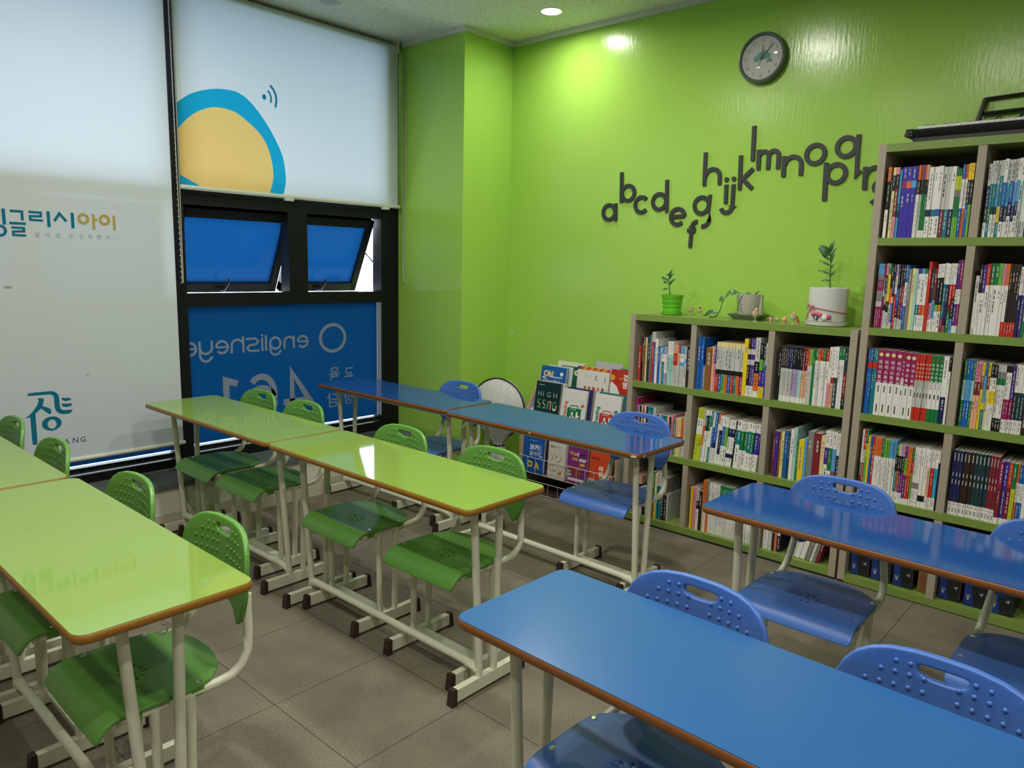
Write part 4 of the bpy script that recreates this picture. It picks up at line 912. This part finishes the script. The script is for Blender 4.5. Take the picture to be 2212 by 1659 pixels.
def d_word(d, F, w, h):
    y, l = ink('d0a834'), ink('ece8ee')
    d.text('Wo', F, .012, h-.052, .034, y, w=.0005, bold=.03); d.text('rd', F, .056, h-.052, .034, l, w=.0005, bold=.03)
    d.text('ma', F, .036, h-.082, .036, y, w=.0005, bold=.03); d.text('ster', F, .088, h-.082, .036, l, w=.0005, bold=.03)
    d.prism(rrect(.084, h-.050, w-.018, h-.032, .004, 3), F, .0002, .0004, ink('4a1f46')); d.prism(rrect(w-.058, h-.110, w-.018, h-.093, .007, 3), F, .0002, .0004, y)
    d.text('W', F, .066, h-.178, .090, ink('8c3a1c'), w=.0005, align='C', bold=.03); d.strip([(.086, h-.116), (.102, h-.176)], .003, F, .0006, .0008, y)
    rect(d, F, .012, .016, w-.018, .034, ink('cfd0ca')); rect(d, F, .004, .046, .042, .078, ink('cfd0ca'))
    for k in range(3): rect(d, F, .010+.011*k, .056, .017+.011*k, .070, ink('2a2a2a'), .0006)
def d_orange(d, F, w, h):
    d.text('어', F, .072, h-.112, .038, ink('f2ece4'), w=.0005, bold=.04); d.text('휘', F, .072, h-.150, .038, ink('f2ece4'), w=.0005, bold=.04)
    d.prism(rrect(.016, h-.046, .078, h-.032, .003, 3), F, .0002, .0004, ink('8c2c18')); rect(d, F, .0, .030, .042, .060, ink('d6d4cc')); rect(d, F, .13, .035, .152, .11, ink('d0cec6'))
    for k in range(3): rect(d, F, .008+.011*k, .040, .015+.011*k, .052, ink('2a2a2a'), .0006)
# top tier
workbook('blue phonics workbook at the left of the top tier', 1.092, -.158, .562, .208, .258, .024, 9, '1a5aa8', d_phon)
workbook('second blue backed book behind the blue phonics workbook', 1.118, -.118, .562, .205, .262, .030, 9, 'c9d4d0')
workbook('pale workbooks stacked behind the top tier, at the left', 1.170, -.075, .562, .215, .290, .022, 6, 'd9dcc4')
workbook('dark green workbook with a round pale badge', 1.222, -.108, .562, .165, .266, .014, 7, '14582e', d_green)
workbook('white workbook with red fruit icons and an orange top stripe', 1.386, -.140, .562, .247, .283, .016, 6, 'dcdad3', d_white)
workbook('red workbook with white lettering beside the bookcase', 1.642, -.136, .562, .190, .290, .012, 6, 'b92c1c', d_red)
workbook('pale grey folder sticking up behind the top tier', 1.475, -.072, .562, .215, .318, .008, 5, 'b9bcc0', rz=-.04)
workbook('grey workbook peeping out behind the red one', 1.690, -.108, .562, .150, .295, .010, 5, '6d6a72')
# middle tier
workbook('dark green workbook with HIGH in thin letters', 1.130, -.252, .462, .206, .268, .012, 9, '0e2f2c', d_high)
workbook('white workbook behind the dark green one', 1.142, -.236, .462, .206, .270, .022, 9, 'd5d4cc')
workbook('white Reading workbook with a green bag print', 1.356, -.252, .462, .190, .248, .014, 9, 'dad9d4', d_read('cf5a26', '146e46'))
workbook('navy and red workbook behind the green bag workbook', 1.372, -.230, .462, .200, .255, .026, 9, '2e2a66')
workbook('white Reading workbook with a red bag print', 1.604, -.252, .462, .195, .248, .014, 9, 'dad9d4', d_read('17736e', 'b03a38'))
workbook('teal edged workbook behind the red bag workbook', 1.622, -.234, .462, .195, .256, .020, 9, '2c6c74')
r = workbook('pale lilac booklet lying flat before the dark green workbook', 1.10, -.300, .500, .20, .10, .010, 62, 'b9b6d0')
# bottom tier in the basket
workbook('blue vocabulary workbook in the wire basket', 1.108, -.314, .134, .176, .232, .016, 4, '1550a4', d_voka)
workbook('white VOCA workbook in the wire basket', 1.318, -.314, .134, .140, .230, .022, 4, 'c9c7bb', d_voca)
workbook('purple Word master workbook in the wire basket', 1.474, -.314, .134, .154, .228, .014, 4, '7a2c78', d_word)
workbook('orange red workbook in the wire basket', 1.642, -.314, .134, .160, .228, .016, 4, 'cc4322', d_orange)

# ------------------------------------------------------------------ covered fan
def fan_cloth():
    m = pm('white herringbone cloth', 'c9ccc6', .8); nt = m.node_tree; b = nt.nodes['Principled BSDF']
    tc = nt.nodes.new('ShaderNodeTexCoord'); sx = nt.nodes.new('ShaderNodeSeparateXYZ'); nt.links.new(tc.outputs['Object'], sx.inputs[0])
    def mth(op, a, b_=None, v=None):
        n = nt.nodes.new('ShaderNodeMath'); n.operation = op
        nt.links.new(a, n.inputs[0])
        if b_ is not None: nt.links.new(b_, n.inputs[1])
        if v is not None: n.inputs[1].default_value = v
        return n.outputs[0]
    p = mth('PINGPONG', mth('MULTIPLY', sx.outputs[0], v=1.0), v=.052)
    d = mth('ADD', sx.outputs[2], p); e = mth('MODULO', mth('ADD', d, v=10.), v=.034); l1 = mth('LESS_THAN', e, v=.003)
    g = mth('MODULO', mth('ADD', sx.outputs[0], v=10.), v=.052); l2 = mth('LESS_THAN', g, v=.0022); l = mth('MAXIMUM', l1, l2)
    c = nt.nodes.new('ShaderNodeMix'); c.data_type = 'RGBA'; c.inputs[6].default_value = hx('c9ccc6'); c.inputs[7].default_value = hx('a3a7a6')
    nt.links.new(l, c.inputs[0]); nt.links.new(c.outputs[2], b.inputs['Base Color']); return m
M_fc = fan_cloth(); M_pipe = pm('black piping', (.01, .01, .01), .5)
fan = thing('covered_fan', 'round fan under a white herringbone cloth cover with black piping', 'fan', (.872, -.300, 0), .25)
m = MB(); R = .200; cz = .518; seg = 40
def fp(k, j, side):                                                    # k around, j rings from rim to middle
    a = 2*pi*k/seg; t = j/6; rr = R*(1-t); low = max(0, -sin(a))**3
    pinch = 1-.0*low; y = side*(.018+.065*sin(t*pi/2)) + .006*sin(7*a+3*j)
    return (rr*cos(a)*pinch, y*(1 if j else .6), cz+rr*sin(a))
rings = {}
for side in (-1, 1):
    for j in range(7): rings[side, j] = m.add([fp(k, j, side) for k in range(seg)])
    for j in range(6):
        for k in range(seg):
            q = (rings[side, j]+k, rings[side, j]+(k+1) % seg, rings[side, j+1]+(k+1) % seg, rings[side, j+1]+k); m.face(q if side < 0 else q[::-1], M_fc, True)
for k in range(seg): m.face((rings[1, 0]+k, rings[1, 0]+(k+1) % seg, rings[-1, 0]+(k+1) % seg, rings[-1, 0]+k), M_fc, True)
# gathered neck and skirt
prof = [(.125, .372), (.088, .330), (.052, .290), (.030, .262), (.040, .240), (.062, .205), (.074, .165), (.078, .130)]
rg = []
for j, (rr, z) in enumerate(prof): rg.append(m.add([((rr+.007*sin(9*a)*(1 if j > 2 else .5))*cos(a)+.02*(1-(z/.372)), (.6*rr+.012+.005*sin(9*a+1))*sin(a), z) for a in [2*pi*k/seg for k in range(seg)]]))
for j in range(len(prof)-1):
    for k in range(seg): m.face((rg[j]+k, rg[j+1]+k, rg[j+1]+(k+1) % seg, rg[j]+(k+1) % seg), M_fc, True)
m.build('cloth_cover', fan, angle=70)
m = MB(); m.tube([(R*cos(2*pi*k/48), -.012, cz+R*sin(2*pi*k/48)) for k in range(48)], .0055, M_pipe, 8, closed=True); m.build('rim_piping', fan)
m = MB(); m.tube([(.006+.034*cos(2*pi*k/20), .034*sin(2*pi*k/20), .262) for k in range(20)], .0055, M_pipe, 8, closed=True); m.tube([(.04, -.02, .262), (.06, -.03, .275), (.075, -.03, .268)], .003, M_pipe, 6); m.build('draw_cord', fan)
m = MB(); m.tube([(0, 0, .02), (0, 0, .28)], .014, pm('grey plastic', (.35, .35, .35), .4), 14); m.build('pole', fan)
m = MB(); m.lathe([(.15, 0), (.15, .012), (.10, .022), (.03, .032)], (0, 0, 0), pm('grey plastic', (.35, .35, .35), .4), 32); m.build('base', fan)

# ------------------------------------------------------------------ letters on the wall
M_let = pm('charcoal foam letter', (.028, .032, .034), .55); M_lside = pm('pale foam edge', (.30, .36, .28), .7)
WF = lambda u, v, d: (u, -d, v)
LW = .0215
def ring(x, z, r=.0445): return ('c', arc(x, z, r, 0, 345, 23))
LETTERS = dict(
 a=[ring(1.500, 1.811), [(1.551, 1.757), (1.546, 1.863)]], b=[[(1.587, 1.866), (1.581, 2.047)], ring(1.634, 1.921)],
 c=[arc(1.733, 1.849, .0445, 42, 318, 18)], d=[ring(1.855, 1.862), [(1.908, 1.800), (1.899, 1.985)]],
 e=[arc(1.982, 1.773, .0445, 2, 312, 20), [(1.938, 1.772), (2.026, 1.775)]],
 f=[[(2.074, 1.597), (2.079, 1.712)]+arc(2.109, 1.712, .030, 180, 85, 8), [(2.050, 1.693), (2.103, 1.692)]],
 g=[ring(2.131, 1.832), [(2.179, 1.888), (2.184, 1.755)]+arc(2.142, 1.757, .042, 0, -95, 10)],
 h=[[(2.140, 1.939), (2.136, 2.120)], arc(2.187, 1.983, .044, 172, 0, 12)+[(2.232, 1.940)]],
 i=[[(2.277, 1.836), (2.274, 1.938)], ('d', 2.273, 1.966)],
 j=[[(2.316, 1.938), (2.317, 1.822)]+arc(2.283, 1.822, .034, 0, -160, 12), ('d', 2.315, 1.967)],
 k=[[(2.353, 1.907), (2.347, 2.088)], [(2.422, 2.014), (2.358, 1.957)], [(2.366, 1.964), (2.424, 1.909)]],
 l=[[(2.416, 2.055), (2.411, 2.235)]], m=[[(2.451, 2.006), (2.447, 2.110)], arc(2.4765, 2.072, .0265, 165, 0, 9)+[(2.504, 2.005)], arc(2.5305, 2.072, .0265, 170, 0, 9)+[(2.558, 2.004)]],
 n=[[(2.590, 1.962), (2.587, 2.066)], arc(2.636, 2.016, .044, 170, 0, 12)+[(2.681, 1.964)]], o=[ring(2.748, 2.064, .0455)],
 p=[[(2.812, 1.832), (2.806, 2.018)], ring(2.859, 1.962)], q=[ring(2.897, 2.087), [(2.950, 2.141), (2.956, 1.952), (2.972, 1.972)]],
 r=[[(3.000, 1.877), (2.996, 1.985)], arc(3.043, 1.935, .044, 172, 78, 9)],
 s=[arc(3.070, 1.886, .025, 30, 250, 12)[:-1]+arc(3.066, 1.835, .028, 80, -160, 12)])
for ch, strokes in LETTERS.items():
    m = MB()
    for st in strokes:
        hh = .0112-.0006*strokes.index(st)
        if st[0] == 'c': m.strip(st[1], LW, WF, .0, hh, M_let, closed=True)
        elif st[0] == 'd': m.prism(arc(st[1], st[2], .0125, 0, 340, 17), WF, 0, hh, M_let)
        else: m.strip(st, LW, WF, .0, hh, M_let)
    extra = {'s': ', partly hidden by the tall bookcase', 'f': ', hanging lowest', 'l': ', the tallest and highest', 'a': ', first at the left'}.get(ch, '')
    tag(m.build('wall_letter'), 'dark letter %s of the wavy wall alphabet%s' % (ch, extra), 'letter', 'alphabet letters on the green wall')

# ------------------------------------------------------------------ wall clock
ck = thing('wall_clock', 'round wall clock with a grey rim on the green wall', 'clock', (2.438, 0, 2.569)); 
m = MB(); m.lathe([(.118, 0), (.126, .004), (.1275, .030), (.124, .044), (.116, .047), (.110, .043), (.108, .034)], (0, 0, 0), pm('grey green clock rim', (.085, .11, .105), .35), 56, axis='y', cap1=False); m.build('rim', ck)
m = MB(); m.lathe([(.001, .0335), (.109, .0335)], (0, 0, 0), pm('off white dial', 'b9b9b2', .5), 56, axis='y', cap0=False, cap1=False); m.build('dial', ck)
m = MB(); CF = lambda u, v, d: (u, -.0338-d, v); M_num = pm('grey numerals', '7e837e', .6)
for k in range(1, 13): m.text(str(k), CF, .088*sin(rad(30*k)), .088*cos(rad(30*k))-.009, .026, M_num, w=.0003, align='C')
m.build('numerals', ck)
m = MB(); M_cl = pm('teal cloud print', '5f8f92', .6)
for x, z, r_ in ((-.028, -.002, .016), (-.008, .008, .020), (.014, .012, .022), (.034, .004, .014)): m.prism(arc(x, z, r_, 0, 340, 17), CF, .0001, .0002+.00005*(x+.03)*10, M_cl)
for x, z, r_ in ((.030, -.022, .008), (.042, -.018, .009), (.052, -.020, .007)): m.prism(arc(x, z, r_, 0, 340, 13), CF, .0001, .0003, pm('grey cloud print', '969a94', .6))
m.build('cloud_print', ck)
M_hand = pm('grey clock hand', '55605c', .4)
for nm, a, ln, w_, dd, back in (('hour_hand', 3, .062, .006, .0015, .008), ('minute_hand', 42, .086, .0045, .003, .008), ('second_hand', 200, .040, .0015, .0045, .075)):
    m = MB(); d0 = Vector((sin(rad(a)), cos(rad(a)))); m.strip([tuple(-d0*(back if nm != 'second_hand' else .02)), tuple(d0*ln)], w_, CF, dd, dd+.0008, M_hand if nm != 'second_hand' else M_let); m.build(nm, ck)
m = MB(); m.lathe([(.001, .0395), (.006, .039), (.006, .034)], (0, 0, 0), M_let, 16, axis='y', cap0=False); m.build('hub', ck)
def dome():
    m = glass_mat('clear clock dome', (.96, .97, .97)); return m
m = MB(); m.lathe([(.109*sin(rad(q)) if q else .001, .040+.010*cos(rad(q))) for q in range(0, 91, 9)], (0, 0, 0), dome(), 48, axis='y', cap0=False, cap1=False); m.build('glass_dome', ck)

# ------------------------------------------------------------------ keyboard and stand on the tall bookcase
kt = 2.036
kb = thing('electronic_keyboard', 'black electronic keyboard lying on top of the tall bookcase', 'keyboard', (3.245, -.05, kt))
M_kb = pm('black keyboard plastic', (.012, .013, .015), .4)
m = MB(); P = [(-.262, .0), (-.262, .016), (-.280, .030), (-.284, .042), (-.276, .050), (-.150, .052), (-.145, .066), (-.02, .066), (0, .05), (0, 0)]
m.prism(P, lambda u, v, d: (d, u, v), .030, 1.16, M_kb)
m.lathe([(.012, 0), (.024, .006), (.026, .014), (.020, .022)], (.020, -.26, .018), M_kb, 16)
m.prism([(-.284, .022), (-.284, .044), (-.276, .052), (-.02, .060), (-.02, .022)], lambda u, v, d: (d, u, v), .004, .030, M_kb)
m.build('body', kb)
m = MB(); M_key = pm('ivory key', 'd6d8d2', .3)
for i in range(46): m.box((.050+.0232*i, -.276, .046), (.0722+.0232*i, -.152, .0605), M_key)
m.build('white_keys', kb)
m = MB()
for i in range(45):
    if i % 7 not in (2, 6): m.box((.066+.0232*i, -.236, .060), (.0795+.0232*i, -.152, .070), M_kb)
m.build('black_keys', kb)
sd = thing('folded_stand', 'folded black metal stand leaning behind the keyboard', 'stand', (3.44, -.045, kt))
M_st = pm('black painted steel', (.010, .010, .011), .4)
def bar(pts, w=.010):
    m = MB(); m.tube(pts, w, M_st, 8); return m
yb_, yt_ = .0, .03
bar([(0, yb_, .0), (.010, yb_, .07), (.034, yt_, .205)], .0115).build('post', sd); bar([(.46, yb_, 0), (.47, yt_, .205)], .0115).build('post', sd)
bar([(.030, yt_, .203), (.47, yt_, .218)], .008).build('top_bar', sd); bar([(.016, yt_-.008, .140), (.47, yt_-.008, .150)], .0085).build('middle_bar', sd)
bar([(.090, yb_-.012, .02), (.250, yt_-.02, .195)], .005).build('brace', sd)
ad = thing('power_adapter', 'black plug adapter and cable inside the folded stand', 'adapter', (3.545, -.020, kt+.070))
m = MB(); m.box((-.034, -.012, -.070), (.034, .012, .026), M_st); m.box((-.012, -.010, .026), (.020, .010, .040), M_st); m.tube([(-.034, 0, .0), (-.052, 0, .004)], .003, M_st, 6); m.tube([(-.034, 0, .016), (-.052, 0, .018)], .003, M_st, 6); m.build('plug', ad)
m = MB(); m.tube([(0, 0, .038), (-.008, 0, .055), (-.03, .004, .045), (-.08, .006, .03), (-.118, .008, .03), (-.126, .008, .01), (-.116, .006, -.012), (-.09, .006, -.035)], .0028, pm('dark green cable', (.02, .05, .02), .5), 8); m.build('cable', ad)

# ------------------------------------------------------------------ plants and small things on the low bookcase
zt = 1.215
M_leaf = pm('dark green leaf', (.030, .120, .022), .35, noise=.25, nscale=60); M_leaf2 = pm('mid green leaf', (.060, .190, .035), .35, noise=.2, nscale=50); M_stem = pm('green stem', (.05, .13, .025), .5); M_soil = pm('potting soil', (.02, .015, .01), .9)
def leaf(mb, base, tip, wid, mat, sag=.12, nrm=(0, -1, .4)):
    b_, t_ = Vector(base), Vector(tip); ax = t_-b_; L = ax.length; sd_ = ax.normalized().cross(Vector(nrm)).normalized(); up_ = sd_.cross(ax.normalized()).normalized()
    n = 8; rows = []
    for i in range(n+1):
        t = i/n; w_ = wid*(sin(pi*t**.85)**.8 if 0 < t < 1 else 0.001); c = b_+ax*t+up_*(sag*L*sin(pi*t))
        rows.append(mb.add([c-sd_*w_+up_*w_*.25, c, c+sd_*w_+up_*w_*.25, c-up_*.0006]))
    for i in range(n):
        p, q = rows[i], rows[i+1]
        mb.face((p, p+1, q+1, q), mat, True); mb.face((p+1, p+2, q+2, q+1), mat, True); mb.face((p, q, q+3, p+3), mat, True); mb.face((p+2, p+3, q+3, q+2), mat, True)
def zz_stem(r, base, pts, leaves):
    m = MB(); m.tube([Vector(base)+Vector(p) for p in pts], [.0035, .003, .0025, .0018][:len(pts)] if len(pts) == 4 else .003, M_stem, 8); m.build('stem', r)
    for (b_, t_, w_) in leaves:
        m = MB(); leaf(m, Vector(base)+Vector(b_), Vector(base)+Vector(t_), w_, M_leaf); m.build('leaf', r)
g = thing('potted_plant', 'small plant in a bright green ribbed pot at the left of the low bookcase', 'plant', (2.073, -.170, zt))
M_gpot = pm('bright green plastic', (.13, .50, .02), .35)
m = MB(); m.lathe([(.050, .012), (.0515, .030), (.049, .033), (.0545, .053), (.052, .056), (.058, .078), (.0555, .081), (.061, .104), (.062, .113), (.057, .113), (.054, .098)], (0, 0, 0), M_gpot, 36, cap1=False); m.build('pot', g)
m = MB(); m.lathe([(.050, 0), (.056, .004), (.058, .016), (.052, .016), (.050, .008)], (0, 0, 0), M_gpot, 36, cap1=True); m.build('saucer', g)
m = MB(); m.lathe([(.001, .099), (.055, .097)], (0, 0, 0), M_soil, 24, cap0=False, cap1=False); m.build('soil', g)
zz_stem(g, (0, 0, .097), [(-.016, 0, 0), (-.022, 0, .05), (-.030, 0, .105), (-.024, 0, .145)],
        [((-.028, 0, .09), (-.080, .0, .112), .0085), ((-.027, 0, .075), (-.070, .004, .088), .006), ((-.023, 0, .048), (-.064, -.004, .042), .0065), ((-.028, 0, .11), (-.010, .004, .158), .0095), ((-.026, 0, .10), (.004, 0, .138), .007), ((-.024, 0, .066), (.018, 0, .110), .0085), ((-.024, 0, .12), (-.052, .01, .13), .006)])
t = thing('potted_plant', 'trailing plant in a grey cup shaped pot on a grey tray', 'plant', (2.517, -.140, zt))
M_cup = pm('grey glazed clay', 'b4b4a4', .45); M_tray = pm('grey green tray', '75846c', .4)
m = MB(); m.lathe([(.055, .028), (.057, .034), (.066, .130), (.0665, .136), (.062, .136), (.059, .120)], (0, 0, 0), M_cup, 36, cap1=False); m.box((.060, -.012, .03), (.072, .012, .134), M_cup); m.build('pot', t)
m = MB(); M_ln = pm('dark engraved line', (.06, .06, .055), .7)
def on_cup(a, z, d=.0008): rr = .057+.009*(z-.034)/.096+d; return (rr*cos(a), rr*sin(a), z)
for k in range(5):
    for (a0, z0, a1_, z1) in ((-2.55, .118-.018*k, -2.25, .130-.018*k), (-2.2, .130-.018*k, -1.85+.05*k, .112-.018*k)):
        if z1 > .04: m.tube([on_cup(a0+(a1_-a0)*i/4, z0+(z1-z0)*i/4) for i in range(5)], .0011, M_ln, 5)
m.tube([on_cup(-2.6+.9*i/6, .045+.085*i/6) for i in range(7)], .0013, M_ln, 5); m.build('engraving', t)
m = MB(); m.prism(rrect(-.060, -.060, .060, .060, .012, 4), lambda u, v, d: (u, v, d), 0, .004, M_tray)
q0 = rrect(-.060, -.060, .060, .060, .012, 4); q1 = rrect(-.090, -.085, .090, .085, .014, 4); n = len(q0)
a = m.add([(u, v, .003) for u, v in q0]); b = m.add([(u, v, .030) for u, v in q1]); c = m.add([(u*.98, v*.98, .031) for u, v in q1]); d = m.add([(u*.95, v*.95, .006) for u, v in q0])
for i in range(n):
    j = (i+1) % n
    for p, q in ((a, b), (b, c), (c, d)): m.face((p+i, p+j, q+j, q+i), M_tray)
m.build('tray', t)
m = MB(); m.tube([(.03, 0, .06), (.03, 0, .028)], .01, M_cup, 6); m.lathe([(.001, .118), (.059, .116)], (0, 0, 0), M_soil, 24, cap0=False, cap1=False); m.build('soil', t)
m = MB(); m.tube([(-.03, -.01, .115), (-.055, -.02, .143), (-.085, -.03, .138), (-.12, -.035, .115), (-.135, -.04, .085), (-.140, -.045, .050), (-.155, -.05, .012), (-.175, -.05, .004), (-.20, -.048, .003)], .0022, M_stem, 7); m.tube([(-.140, -.045, .045), (-.150, -.052, .02), (-.170, -.06, .006)], .0018, M_stem, 6); m.build('stem', t)
for b_, t_, w_, mt in (((-.060, -.02, .142), (-.118, -.035, .126), .021, M_leaf2), ((-.118, -.036, .118), (-.152, -.04, .088), .016, M_leaf2), ((-.146, -.046, .034), (-.232, -.05, .006), .017, M_leaf), ((-.02, -.02, .118), (.028, -.03, .136), .016, M_leaf2), ((.03, -.01, .118), (.062, -.02, .156), .006, M_leaf)):
    m = MB(); leaf(m, b_, t_, w_, mt, sag=.15, nrm=(.1, -1, .7)); m.build('leaf', t)
w = thing('potted_plant', 'upright stem in a large white pot tied with pink ribbon, beside the tall bookcase', 'plant', (2.932, -.165, zt))
M_wp = pm('white ceramic', 'd4d6d2', .55)
m = MB(); m.lathe([(.080, .020), (.085, .024), (.090, .120), (.0905, .184), (.086, .186), (.083, .178)], (0, 0, 0), M_wp, 40, cap1=False); m.build('pot', w)
m = MB(); m.lathe([(.088, 0), (.098, .004), (.102, .022), (.096, .022), (.092, .012)], (0, 0, 0), M_wp, 40, cap1=True); m.build('saucer', w)
m = MB(); m.lathe([(.001, .165), (.085, .165)], (0, 0, 0), M_soil, 24, cap0=False, cap1=False); m.build('soil', w)
def on_pot(a, z, d=.002): rr = .0865+.004*(z-.024)/.1+d; return (rr*cos(a), rr*sin(a), z)
m = MB(); M_rib = pm('pink ribbon', (.50, .10, .14), .6)
m.tube([on_pot(2*pi*k/40, .078-.016*sin(2*pi*k/40+1.2)) for k in range(40)], .0022, M_rib, 6, closed=True)
A0 = -2.15
for dx, dz in ((-.028, .018), (.03, .012)): m.tube([on_pot(A0, .088), on_pot(A0+dx*6, .088+dz, .008), on_pot(A0+dx*10, .084, .010), on_pot(A0+dx*5, .076, .006), on_pot(A0, .086)], .0022, M_rib, 6)
m.tube([on_pot(A0, .086), on_pot(A0-.25, .06, .006), on_pot(A0-.55, .03, .008), on_pot(A0-.7, .012, .016)], .0022, M_rib, 6); m.tube([on_pot(A0, .086), on_pot(A0+.15, .05, .005), on_pot(A0+.12, .02, .016)], .0016, pm('pale ribbon', (.6, .45, .42), .6), 6)
m.build('ribbon', w)
m = MB(); Mc = {c: pm('charm '+c, c, .4) for c in ('c9606c', '27406c', 'dcdcd6', 'b84a6c')}
def charm(a, z, r_, c, sc=(1, .5, 1)): p = on_pot(a, z, .004); m.sphere(p, r_, Mc[c], 12, 8, sc)
charm(-1.78, .060, .014, 'c9606c', (1.5, .5, .7)); charm(-1.98, .056, .011, 'c9606c'); charm(-1.60, .056, .011, 'c9606c')
for a_ in (-1.86, -1.74): charm(a_, .040, .0085, '27406c', (.6, .5, 1.3))
charm(-1.80, .040, .0085, 'dcdcd6', (.6, .5, 1.2)); charm(-1.38, .042, .0135, 'dcdcd6', (1.1, .6, 1)); charm(-1.15, .046, .012, 'b84a6c', (1, .6, 1))
m.build('charm', w)
zz_stem(w, (-.012, 0, .165), [(.018, 0, 0), (.010, 0, .07), (.006, 0, .15), (-.002, 0, .205)],
        [((.012, 0, .055), (-.030, -.004, .050), .006), ((.010, 0, .085), (-.055, 0, .102), .006), ((.008, 0, .125), (-.052, .0, .150), .0062), ((.006, 0, .150), (-.044, .004, .182), .007), ((.002, 0, .175), (-.056, -.01, .222), .021),
         ((.010, 0, .072), (.046, 0, .108), .006), ((.008, 0, .110), (.032, .004, .140), .005), ((.006, 0, .135), (.026, .0, .185), .006), ((.004, 0, .155), (.028, .004, .215), .006), ((0, 0, .185), (.018, 0, .248), .011)])
# toy desserts
def dessert(x, y, cup, cream, topc, s, kind, label):
    r = thing('toy_dessert', label, 'toy', (x, y, zt), 0, 'miniature dessert toys on the low bookcase')
    Mg = pm('pale toy glass', 'c9c6b4', .2); c = MB()
    if kind == 'goblet': c.lathe([(.010*s, 0), (.010*s, .0015), (.002*s, .003), (.002*s, .012*s), (.009*s, .016*s), (.013*s, .026*s), (.0135*s, .034*s)], (0, 0, 0), Mg, 16)
    else: c.lathe([(.008*s, 0), (.0105*s, .012*s), (.011*s, .014*s)], (0, 0, 0), pm('toy '+cup, cup, .5), 14)
    c.build('cup', r)
    z0 = .026*s if kind == 'goblet' else .014*s
    f = MB(); f.sphere((0, 0, z0+.004*s), .0125*s, pm('toy '+cream, cream, .4), 12, 8, (1, 1, .95)); f.build('filling', r)
    k = MB(); k.sphere((.003*s, -.002, z0+.016*s), .006*s, pm('toy '+topc, topc, .4), 10, 6, (1.1, 1, .8)); k.build('topping', r)
    return r
dessert(2.132, -.060, 'c9c6b4', 'd86a4e', 'e0b06a', 1.0, 'goblet', 'toy sundae goblet with orange filling beside the green pot')
dessert(2.186, -.055, 'c9c6b4', 'd8745a', '2a2426', 1.0, 'goblet', 'toy goblet with a black topping, second from the green pot')
dessert(2.240, -.045, 'c9d4cc', 'dfe6dc', 'cfdcd4', .9, 'cup', 'tiny white toy cup behind the trailing leaf')
dessert(2.587, -.212, 'c9c6b4', 'd86a5c', 'e6c078', 1.45, 'goblet', 'largest toy goblet, coral pink, before the grey tray')
dessert(2.682, -.236, 'caa28e', 'c4968a', '6a2a2e', 1.0, 'cup', 'toy cupcake with a dark cherry, right of the largest goblet')
dessert(2.701, -.205, '8fae76', '9cc088', 'a8c894', .85, 'cup', 'tiny green toy cup behind the cherry cupcake')
dessert(2.741, -.212, 'd8a070', 'e0a884', 'e6c05a', 1.05, 'cup', 'peach toy cup with a yellow topping')
dessert(2.781, -.202, 'c9c6b4', 'b98a76', 'd8a89a', 1.2, 'goblet', 'toy sundae goblet with brown and pink scoops, nearest the white pot')
r = thing('toy_dessert', 'small gold brown toy at the left rim of the white pot saucer', 'toy', (2.822, -.255, zt), 0, 'miniature dessert toys on the low bookcase')
m = MB(); m.tube([(.004, 0, 0), (.004, 0, .018), (-.006, 0, .040)], [.007, .008, .0075], pm('gold brown toy', (.30, .14, .03), .35), 10); m.build('figure', r)
m = MB(); m.lathe([(.008, 0), (.010, .012)], (.004, 0, 0), pm('peach toy', (.62, .36, .2), .4), 12); m.build('base', r)
